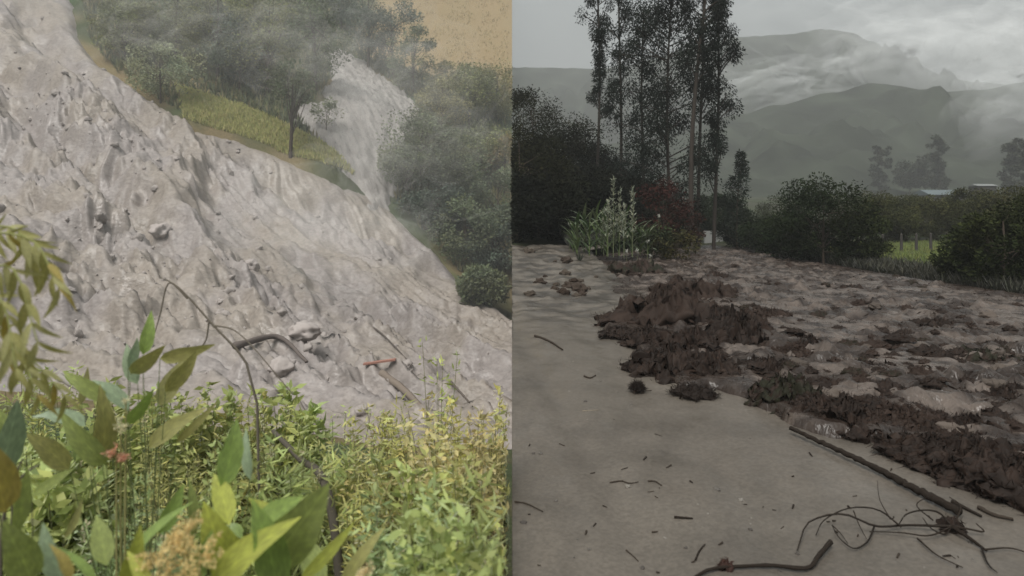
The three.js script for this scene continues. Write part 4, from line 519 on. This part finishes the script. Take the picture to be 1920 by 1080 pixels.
// ---------------------------------------------------------------- plants beside the road
{
  const rnd = rngOf(606), gp = (px, d) => { const x = (px - 960) / F * d; return V(x, hR(x, -d) - 0.03, -d); };
  const maizeMat = [[0.09, 0.16, 0.035], [0.125, 0.19, 0.05], [0.065, 0.125, 0.03], [0.19, 0.23, 0.11]].map((c) => new THREE.MeshPhysicalMaterial({ color: new THREE.Color().setRGB(...c), map: veinTex, roughness: 0.8, transmission: 0.3, thickness: 0, side: THREE.DoubleSide }));
  const blade = [leafShape(0.12, 0.4, 0.5), leafShape(0.1, 0.4, 0.8), leafShape(0.14, 0.3, 0.3)];
  const ordinals = ['first', 'second', 'third', 'fourth', 'fifth', 'sixth', 'seventh', 'eighth', 'ninth', 'tenth', 'eleventh', 'twelfth', 'thirteenth'];
  const stalks = [[1082, 21.5, 1.2], [1095, 22, 1.35], [1105, 21.3, 1.3], [1118, 21.6, 1.6], [1128, 22.2, 1.5], [1138, 21.2, 1.45], [1150, 21.8, 1.7], [1160, 21.4, 1.5], [1172, 22, 1.3], [1185, 21.3, 1.1], [1200, 21.6, 0.95], [1215, 21.8, 0.9], [1075, 22.4, 1.0]];
  stalks.forEach(([px, d, h], k) => {
    const b = gp(px, d), t = thing('maize_plant', 'green maize like plant in the roadside clump, ' + ordinals[stalks.map((q) => q[0]).sort((a, b) => a - b).indexOf(px)] + ' from the left', 'plant', b, 'maize plants in the roadside clump'), s = new Soup(); s.tube([b, V(b.x + 0.02, b.y + h * 0.5, b.z), V(b.x + (rnd() - 0.5) * 0.1, b.y + h, b.z)], 0.018, 0.008, [0.12, 0.16, 0.06], 6, 0, rnd); part('stem', s.build(b), M.bark, t);
    for (let j = 0; j < 18; j++) { const a = j * 2.4 + rnd(), y = h * (0.05 + 0.85 * j / 18), L = 0.45 + rnd() * 0.4, m = part('leaf', blade[j % 3], maizeMat[Math.floor(rnd() * 4)], t); m.position.set(0, y, 0); m.scale.setScalar(L); m.rotation.set(0, a, 0); m.rotateX(-0.2 - rnd() * 0.5); }
  });
  const plumes = [[1150, 21, 2.75], [1162, 21.2, 2.3], [1140, 21.1, 1.9], [1186, 21, 2.35], [1170, 20.9, 1.8], [1132, 21.4, 1.6]];
  plumes.forEach(([px, d, h], k) => { const b = gp(px, d), t = thing('plume_stalk', ['tallest pale plumed stalk above the maize clump', 'second tallest pale plumed stalk above the maize clump', 'middle plumed stalk on the left of the tallest', 'pale plumed stalk standing apart on the right of the clump', 'short plumed stalk between the tall ones', 'shortest plumed stalk at the left of the tall ones'][k], 'plant', b, 'plumed stalks by the road'), s = new Soup(), f = new Soup(); s.tube([b, V(b.x, b.y + h * 0.5, b.z), V(b.x + 0.03, b.y + h, b.z)], 0.014, 0.005, [0.14, 0.16, 0.09], 5, 0, rnd); for (let j = 0; j < 120; j++) { const q = 0.35 + 0.65 * rnd(), p = V(b.x + (rnd() - 0.5) * 0.26 * (1.15 - q), b.y + h * q, b.z + (rnd() - 0.5) * 0.2), dir = V((rnd() - 0.5) * 2, 0.3 + rnd(), (rnd() - 0.5) * 2).normalize(); f.leaf(p, dir, rdir(rnd).cross(dir).normalize(), 0.1 + rnd() * 0.08, 0.035, tint([0.25, 0.265, 0.19], rnd, 0.3)); } part('stem', s.build(b), M.bark, t); part('plume', f.build(b), M.crown, t); });
  // pale blossoms on thin stems
  [[1214, 452, 20.5], [1195, 471, 20], [1220, 480, 19.8], [1175, 471, 20.2], [1068, 420, 22.5], [1235, 405, 23]].forEach(([px, py, d], k) => { const c = P(px, py, d), b = gp(px, d), t = thing('white_blossom', 'small white blossom on a thin stem, ' + ['right of the maize', 'low beside the maize', 'lowest and farthest right', 'in the maize clump', 'at the left end of the maize', 'before the red shrub'][k], 'flower', b, 'white blossoms by the road'), s = new Soup(), f = new Soup(); s.tube([b, b.clone().lerp(c, 0.5), c], 0.008, 0.004, [0.12, 0.14, 0.07], 4, 0, rnd); for (let j = 0; j < 16; j++) f.leaf(c, rdir(rnd), rdir(rnd), 0.09, 0.05, [0.4, 0.4, 0.35]); part('stem', s.build(b), M.bark, t); part('petals', f.build(b), M.crown, t); });
  tree({ seed: 611, name: 'red_shrub', label: 'dull red leaved shrub at the foot of the tall trees', category: 'shrub', pos: gp(1245, 25), H: 2.6, R: 1.25, kind: 'round', clumps: 22, leaves: 90, size: 0.13, color: [0.036, 0.0135, 0.0105], mid: 0.58, ry: 0.42, trunk: 0.03, mat: M.dark, ok: okR });
  tree({ seed: 612, name: 'red_shrub', label: 'lower reddish shrub right of the dull red one, beside the main trunk', category: 'shrub', pos: gp(1285, 26), H: 1.7, R: 0.85, kind: 'round', clumps: 14, leaves: 80, size: 0.12, color: [0.03, 0.0145, 0.0105], mid: 0.55, ry: 0.45, trunk: 0.025, mat: M.dark, ok: okR });
  tree({ seed: 613, name: 'low_bush', label: 'olive brown low bush in front of the main trunk', category: 'shrub', pos: gp(1270, 22), H: 0.95, R: 0.8, kind: 'round', clumps: 16, leaves: 80, size: 0.12, color: [0.05, 0.046, 0.019], mid: 0.5, ry: 0.45, trunk: 0.02, mat: M.dark, ok: okR });
  tree({ seed: 614, name: 'low_bush', label: 'dark green low bush right of the maize', category: 'shrub', pos: gp(1222, 22.5), H: 1.1, R: 0.9, kind: 'round', clumps: 16, leaves: 80, size: 0.12, color: [0.028, 0.036, 0.016], mid: 0.5, ry: 0.45, trunk: 0.02, mat: M.dark, ok: okR });
  // tall gum trees
  const gum = [0.0136, 0.01827, 0.01403];
  [['tall gum tree at the left of the group with sparse hanging tufts', 1128, 36, 17, 1.35, 30, 120, [0.0, 0], (f) => 0.6 + 0.5 * Math.sin(f * 9), 0.36], ['thin gum tree second from the left', 1168, 34, 16.5, 1.0, 24, 100, [0.01, 0], (f) => 0.8, 0.34], ['gum tree in the middle left of the group', 1212, 33, 12.6, 1.7, 34, 120, [0.012, 0], (f) => 1.1 - 0.5 * f, 0.22], ['densest gum tree in the middle of the group', 1262, 31, 14.5, 1.95, 62, 150, [0.01, 0], (f) => f > 0.8 ? 0.5 : 1, 0.16], ['gum tree with the bare dark leaning trunk', 1306, 29, 15.5, 1.0, 16, 90, [0.06, 0], (f) => 0.8, 0.5], ['slim gum tree behind the leaning trunk', 1322, 31, 16, 1.0, 24, 90, [0.0, 0], (f) => 0.9, 0.42], ['rightmost tall gum tree with clumpy foliage', 1350, 31, 15.5, 1.15, 34, 120, [0.005, 0], (f) => 0.7 + 0.4 * Math.sin(f * 14), 0.24]]
    .forEach(([label, px, d, H, R, clumps, leaves, lean, env, from], k) => tree({ seed: 640 + k, name: 'gum_tree', label, pos: gp(px - 8, d), H, R: R * 1.04, kind: 'gum', clumps: Math.round(clumps * 1.6), leaves: leaves * 1.65, size: 0.15, aspect: 0.36, droop: -0.9, stretch: 1.35, color: gum, lean, env, from, trunk: k === 4 ? 0.15 : 0.11, bark: [0.05, 0.042, 0.036], mat: M.dark, ok: okR, group: 'tall gum trees', vary: 0.2 }));
  tree({ seed: 650, name: 'conifer', label: 'small dark conifer right of the gum trees', pos: gp(1382, 33), H: 5.4, R: 1.4, kind: 'cone', clumps: 46, leaves: 80, size: 0.17, aspect: 0.3, color: [0.02, 0.027, 0.019], trunk: 0.07, mat: M.dark });
  // dark trees on the knoll
  const K1 = [0.00935, 0.01063, 0.0051], K2 = [0.01615, 0.01657, 0.00595], K3 = [0.00765, 0.008925, 0.005525];
  [[975, 30, 6.4, 2.6, K2, 'olive black tree at the left end of the wooded knoll'], [1000, 40, 8.2, 3.2, K2, 'tallest dark tree crowning the wooded knoll'], [1040, 36, 6.2, 2.8, K1, 'dark tree on the crest right of the tallest'], [1075, 40, 5.4, 2.8, K1, 'dark tree halfway down the knoll crest'], [1110, 38, 5.0, 2.6, K3, 'dark tree on the knoll slope left of the first gum'], [1150, 36, 4.6, 2.4, K3, 'dark low tree on the knoll slope behind the maize'], [1190, 35, 3.8, 2.2, K3, 'dark bush where the knoll slope ends'], [970, 26, 3.2, 2.0, K3, 'near black bush low at the left border of the knoll'], [1010, 27, 3.4, 2.0, K3, 'near black bush at the knoll foot, second from the border'], [1050, 27, 3.2, 2.0, K1, 'near black bush at the knoll foot behind the maize'], [1095, 28, 3.0, 1.9, K3, 'dark bush directly behind the maize clump'], [1135, 29, 2.8, 1.8, K3, 'dark bush behind the plumed stalks'], [1225, 31, 3.0, 1.9, K1, 'dark bush behind the red shrub'], [990, 33, 4.4, 2.3, K1, 'dark mid slope tree near the knoll border'], [1060, 32, 4.2, 2.3, K3, 'dark mid slope tree above the maize'], [1120, 33, 3.8, 2.2, K3, 'dark mid slope tree below the first gum'], [1170, 32, 3.4, 2.0, K1, 'dark mid slope bush left of the red shrub']]
    .forEach(([px, d, H, R, c, label], k) => tree({ seed: 670 + k, name: 'dark_tree', label, pos: gp(px, d), H: H * 0.78, R, kind: 'round', clumps: 34, leaves: 420, size: 0.15, color: c, mid: 0.5, ry: 0.48, trunk: 0.09, mat: M.dark, ok: okR, group: 'dark trees on the wooded knoll' }));
  // bushes and trees along the far bank and behind the field: [px, depth, H, R, colour, label]
  const B1 = [0.0145, 0.0215, 0.0085], B2 = [0.024, 0.03, 0.0095], B3 = [0.0425, 0.04505, 0.01615], B4 = [0.06375, 0.0646, 0.02465];
  [[1545, 23.8, 4.2, 1.85, B1, 'large round dark bush on the far bank'], [1495, 25.5, 2.6, 1.35, B1, 'dark bush left of the large round bush'], [1605, 23.5, 2.7, 1.1, B2, 'olive bush on the right flank of the large round bush'], [1440, 30, 2.2, 1.5, B1, 'low dark bush right of the conifer'], [1400, 34, 2.4, 1.5, B1, 'dark bush under the conifer'], [1360, 42, 3.6, 1.9, B1, 'dark tree behind the white wall'], [1340, 50, 4.2, 2.2, B1, 'dark tree between trunk and conifer, farther back'], [1885, 16.4, 2.75, 1.15, B2, 'dark multi stemmed bush tree at the right edge'], [1815, 17.6, 2.0, 0.95, B2, 'dark olive bush left of the right edge tree'], [1940, 17, 2.9, 1.2, B2, 'bush tree cut by the right edge'], [1660, 36, 3.2, 1.6, B3, 'olive tree behind the left end of the field'], [1700, 40, 3.3, 1.8, B3, 'olive tree behind the middle of the field'], [1745, 42, 3.5, 1.9, B4, 'light olive tree behind the field'], [1790, 38, 3.4, 1.7, B3, 'olive tree behind the right end of the field'], [1830, 40, 4.2, 1.8, B3, 'taller tree behind the dark olive bush'], [1880, 36, 4.0, 1.8, B3, 'leafy tree behind the right edge tree'], [1920, 34, 4.0, 1.8, B4, 'pale tree at the right edge, farther back'], [1640, 52, 4.5, 2, B3, 'hazy tree behind the olive bush'], [1580, 60, 4.4, 2.4, B3, 'hazy tree behind the large round bush'], [1460, 60, 4.0, 2.6, B2, 'hazy dark tree behind the low bush'], [1700, 62, 4.4, 2.6, B3, 'hazy spreading tree in the middle distance'], [1770, 66, 4.6, 2.6, B4, 'hazy pale tree before the blue roof'], [1860, 60, 5.0, 2.4, B3, 'hazy tree below the white roof']]
    .forEach(([px, d, H, R, c, label], k) => tree({ seed: 720 + k, name: 'bush', label, category: 'bush', pos: gp(px, d), H: H * 0.83, R: R * 0.9, kind: 'round', clumps: 30, leaves: 300, size: 0.085 + d * 0.0013, color: c, mid: 0.54, ry: 0.46, trunk: 0.06, mat: M.dark, ok: okR, group: 'bushes and trees beyond the mudflow' }));
  [[1652, 150, 12, 1.7, 'leftmost slim poplar in the mist'], [1762, 140, 13, 1.5, 'tall slim poplar in the mist behind the blue roof'], [1705, 150, 9, 3, 'round misty tree between the two poplars'], [1735, 150, 10, 3, 'misty tree left of the tall poplar'], [1895, 120, 11, 1.5, 'poplar in the mist at the right'], [1925, 110, 11, 1.5, 'poplar in the mist at the right edge']]
    .forEach(([px, d, H, R, label], k) => tree({ seed: 760 + k, name: 'poplar', label, pos: gp(px, d * 1.12), H: H * 1.15, R: R * 1.2, kind: R > 2 ? 'round' : 'gum', from: 0.12, clumps: 34, leaves: 130, size: 0.6, color: [0.04, 0.046, 0.03], trunk: 0.16, mat: M.dark, group: 'misty trees in the distance' }));
  // low growth along the far bank
  const geo = (() => { const g = new Soup(); for (let k = 0; k < 9; k++) { const a = k * 0.7, dir = V(Math.cos(a) * 0.5, 0.9, Math.sin(a) * 0.5).normalize(); g.leaf(V(Math.cos(a) * 0.05, 0, Math.sin(a) * 0.05), dir, V(-Math.sin(a), 0, Math.cos(a)), 0.7 + (k % 3) * 0.2, 0.1, [1, 1, 1]); } return g.build(); })();
  const scatter = (n, pick, label, sc, cols) => { const mats = [], cc = []; let guard = 0; while (mats.length < n && guard++ < n * 20) { const q = pick(); if (!q || edgeDist(q[0], q[1], flowPoly) > -0.15) continue; const s = sc * (0.5 + rnd()); mats.push(new THREE.Matrix4().compose(V(q[0], hR(q[0], q[1]) - 0.06, q[1]), new THREE.Quaternion().setFromEuler(new THREE.Euler((rnd() - 0.5) * 0.4, rnd() * 6.28, (rnd() - 0.5) * 0.4)), V(s, s, s))); const c = cols[Math.floor(rnd() * cols.length)], k = 0.7 + rnd() * 0.6; cc.push(new THREE.Color().setRGB(c[0] * k, c[1] * k, c[2] * k)); } const im = new THREE.InstancedMesh(geo, M.crown, mats.length); im.name = numbered('grass'); mats.forEach((m, i) => { im.setMatrixAt(i, m); im.setColorAt(i, cc[i]); }); scene.add(im); tag(im, label, 'grass', null, 'stuff'); };
  scatter(12000, () => [13.5 + rnd() * 16, -15 - rnd() * 22], 'bright green field grass beyond the mudflow', 0.2, [[0.15, 0.19, 0.035], [0.125, 0.17, 0.04], [0.18, 0.19, 0.05]]);
  scatter(2600, () => [12.0 + rnd() * 1.8, -8 - rnd() * 26], 'dark weeds along the far bank of the mudflow', 0.36, [[0.028, 0.03, 0.015], [0.036, 0.033, 0.018]]);
  scatter(2200, () => [2.2 + rnd() * 6.5, -20 - rnd() * 9], 'dark low growth at the foot of the knoll', 0.34, [[0.026, 0.028, 0.014], [0.036, 0.03, 0.018], [0.03, 0.038, 0.018]]);
  scatter(5000, () => [0.4 + rnd() * 11, -28 - rnd() * 26], 'dark undergrowth on the wooded knoll', 0.7, [[0.02, 0.023, 0.012], [0.026, 0.027, 0.012]]);
  // fence along the field, little houses, white wall
  const postMat = new THREE.MeshStandardMaterial({ color: new THREE.Color().setRGB(0.045, 0.04, 0.035), roughness: 0.95 });
  [[1655, 27], [1690, 27.5], [1718, 28], [1745, 28.4], [1775, 28.8]].forEach(([px, d], k) => { const b = gp(px, d), t = thing('fence_post', 'weathered post at the back of the field, ' + ['first', 'second', 'third', 'fourth', 'fifth'][k] + ' from the left', 'post', b, 'posts at the back of the field'); const g = new THREE.CylinderGeometry(0.05, 0.07, 0.85, 7); g.translate(0, 0.4, 0); part('post', g, postMat, t); const c = new THREE.ConeGeometry(0.06, 0.08, 7); c.translate(0, 0.862, 0); part('tip', c, postMat, t); });
  const house = (label, px, py, d, w, h, roofColor, wallColor) => { const b = P(px, py, d), g = hR(b.x, b.z); const t = thing('house', label, 'house', V(b.x, g, b.z), 'small houses in the valley'), top = b.y - g; const wall = new THREE.BoxGeometry(w, top, w * 0.7); wall.translate(0, top / 2, 0); part('wall', wall, new THREE.MeshStandardMaterial({ color: new THREE.Color().setRGB(...wallColor), roughness: 0.95 }), t); const sh = new THREE.Shape([new THREE.Vector2(-w * 0.42, 0), new THREE.Vector2(w * 0.42, 0), new THREE.Vector2(0, h)]); const rf = new THREE.ExtrudeGeometry(sh, { depth: w * 1.12, bevelEnabled: false }); rf.translate(0, top, -w * 0.56); rf.rotateY(Math.PI / 2); part('roof', rf, new THREE.MeshStandardMaterial({ color: new THREE.Color().setRGB(...roofColor), roughness: 0.5, metalness: 0.1 }), t); const dm = new THREE.MeshStandardMaterial({ color: new THREE.Color().setRGB(0.07, 0.05, 0.04), roughness: 0.8 }); const dr = new THREE.BoxGeometry(0.9, 2, 0.08); dr.translate(-w * 0.2, 1, w * 0.35 + 0.03); part('door', dr, dm, t); const wd = new THREE.BoxGeometry(0.9, 0.8, 0.08); wd.translate(w * 0.2, Math.max(1.4, top - 1), w * 0.35 + 0.03); part('window', wd, new THREE.MeshStandardMaterial({ color: new THREE.Color().setRGB(0.05, 0.06, 0.07), roughness: 0.15 }), t); };
  house('little house with a pale blue roof in the misty valley', 1762, 366, 105, 6.0, 0.9, [0.09, 0.115, 0.122], [0.08, 0.08, 0.076]);
  house('small house with a white roof among trees on the right', 1842, 349, 88, 2.6, 0.3, [0.19, 0.195, 0.19], [0.05, 0.046, 0.04]);
  house('tiny white roofed hut between the olive trees', 1643, 388, 58, 0.9, 0.4, [0.4, 0.4, 0.36], [0.15, 0.15, 0.13]);
  const wb = P(1340, 449, 41); const wt = thing('low_wall', 'low whitewashed wall beyond the mud beside the main trunk', 'wall', V(wb.x, hR(wb.x, wb.z) - 0.1, wb.z)); const wg = new THREE.BoxGeometry(1.4, wb.y + 0.62 - hR(wb.x, wb.z) + 0.1, 0.25); wg.translate(0, (wb.y + 0.62 - hR(wb.x, wb.z)) / 2 - 0.05 + 0.05, 0); part('wall_body', wg, new THREE.MeshStandardMaterial({ color: new THREE.Color().setRGB(0.36, 0.36, 0.345), roughness: 0.8, bumpMap, bumpScale: 0.01 }), wt);
  const cb = P(1361, 432, 43), cf = V(cb.x, hR(cb.x, cb.z), cb.z), ct = thing('marker_stone', 'white painted marker stone above the low wall', 'stone', cf); const cg = rockGeometry(5, 0.33, 1.5); cg.translate(0, cb.y - cf.y + 0.05, 0); part('stone', cg, new THREE.MeshStandardMaterial({ color: new THREE.Color().setRGB(0.36, 0.36, 0.33), roughness: 0.8 }), ct); const cp = new THREE.CylinderGeometry(0.1, 0.16, cb.y - cf.y, 8); cp.translate(0, (cb.y - cf.y) / 2, 0); part('base', cp, postMat, ct);
}

// ---------------------------------------------------------------- hills and low cloud
function hillMesh(name, label, crest, d0, depth, x1, seed, col) { // crest: [px, py] profile at depth d0
  const pts = crest.map(([px, py]) => { const p = P(px, py, d0); return [p.x, p.y]; });
  const top = (x) => { if (x <= pts[0][0]) return pts[0][1]; for (let k = 1; k < pts.length; k++) if (x < pts[k][0]) { const t = (x - pts[k - 1][0]) / (pts[k][0] - pts[k - 1][0]); return mix(pts[k - 1][1], pts[k][1], t * t * (3 - 2 * t)); } return pts[pts.length - 1][1]; };
  const at = (x, z) => { const u = (z + d0) / depth, n = fbm(x / (depth * 0.35) + seed, z / (depth * 0.35), 5), g = ridged(x / (depth * 0.22) + seed, z / (depth * 0.6), 3); const prof = u > 0 ? Math.pow(clamp(1 - u, 0, 1), 1.15) : clamp(1 + u * 1.5, 0, 1); const y = top(x) * prof * (1 + smooth(0.02, 0.3, Math.abs(u)) * (n * 0.35 + (g - 0.45) * 0.3)) - 1 + depth * 0.004 * fbm(x / 14, z / 14, 3); const k = 0.8 + 0.6 * fbm(x / 30, z / 30, 4); return [y, col[0] * k, col[1] * k, col[2] * k]; };
  solo(name, gridMesh(range(0.05, x1, x1 / 170), range(-d0 - depth * 0.5, -d0 + depth * 0.98, depth / 110), at), M.hill, label, null, null, 'structure');
}
hillMesh('far_hill', 'flat topped far ridge fading into haze', [[900, 124], [1000, 124], [1120, 126], [1400, 66], [1470, 62], [1545, 52], [1595, 58], [1632, 74], [1690, 110], [1800, 150], [2100, 180]], 500, 215, 600, 3, [0.045, 0.052, 0.04]);
hillMesh('near_hill', 'wooded hill slope behind the valley floor', [[900, 300], [1200, 262], [1380, 212], [1460, 192], [1560, 170], [1640, 152], [1760, 168], [1840, 164], [1920, 150], [2050, 130], [2200, 120]], 290, 150, 380, 9, [0.036, 0.043, 0.03]);
{ // shreds of low cloud in front of the hills: soft puffs, each a thin translucent shell
  const rnd = rngOf(808), puffs = [0, 1, 2, 3].map((k) => { const g = new THREE.SphereGeometry(1, 28, 14, 0, Math.PI * 2, 0, Math.PI / 2); g.rotateX(Math.PI / 2); const p = g.attributes.position; for (let i = 0; i < p.count; i++) { const x = p.getX(i), y = p.getY(i), z = p.getZ(i), q = 1 + 0.24 * noise3(x * 1.3 + k * 9, y * 1.3, z * 1.3); p.setXYZ(i, x * q, y * q, z * q); } g.computeVertexNormals(); return g; });
  const mat = new THREE.MeshStandardMaterial({ color: new THREE.Color().setRGB(0.93, 0.95, 0.95), roughness: 1, transparent: true, opacity: 0.045, depthWrite: false, side: THREE.DoubleSide });
  const thin = mat.clone(); thin.opacity = 0.019; thin.color.setRGB(0.9, 0.88, 0.84);
  const bank = (label, list, mat_ = mat) => { const c0 = P(list[0][0], list[0][1], list[0][2]), t = new THREE.Group(); t.name = numbered('cloud_shred'); t.position.copy(c0); scene.add(t); tag(t, label, 'cloud', null, 'stuff'); for (const [px, py, d, rx, ry, n] of list) for (let k = 0; k < n; k++) { const m = new THREE.Mesh(puffs[Math.floor(rnd() * 4)], mat_); m.name = 'puff'; const c = P(px + (rnd() + rnd() - 1) * rx * 1.05, py + (rnd() + rnd() - 1) * ry * 1.05, d + (rnd() - 0.5) * Math.min(40, d * 0.12)).sub(c0); m.position.copy(c); const s = 0.3 + rnd() * 0.55; m.scale.set(rx / F * d * s, ry / F * d * s, 25 * s * Math.min(1, d / 220)); m.rotation.z = (rnd() - 0.5) * 0.8; t.add(m); } };
  bank('pale cloud hiding the right shoulder of the far ridge', [[1700, 125, 400, 180, 100, 17], [1665, 118, 400, 70, 60, 8], [1810, 125, 400, 180, 100, 11]]);
  bank('thin cloud lying between the two hills', [[1440, 172, 385, 150, 45, 10], [1548, 112, 385, 40, 30, 5]]);
  bank('bright cloud wisp rising at the right edge', [[1885, 140, 220, 110, 110, 13], [1890, 215, 220, 110, 120, 14]]);
  // spray and mist hanging over the torrent on the left
  bank('fine spray hanging over the middle of the torrent', [[520, 400, 66, 170, 90, 9], [680, 470, 64, 170, 90, 8]], thin);
  bank('mist drifting before the trees on the right of the torrent', [[760, 340, 80, 150, 130, 11], [770, 170, 95, 150, 130, 11], [600, 110, 100, 150, 100, 8]], thin);
  bank('mist drifting before the trees at the top left', [[420, 60, 95, 200, 110, 9], [250, 90, 85, 160, 100, 6]], thin);
}
renderer.render(scene, camera);
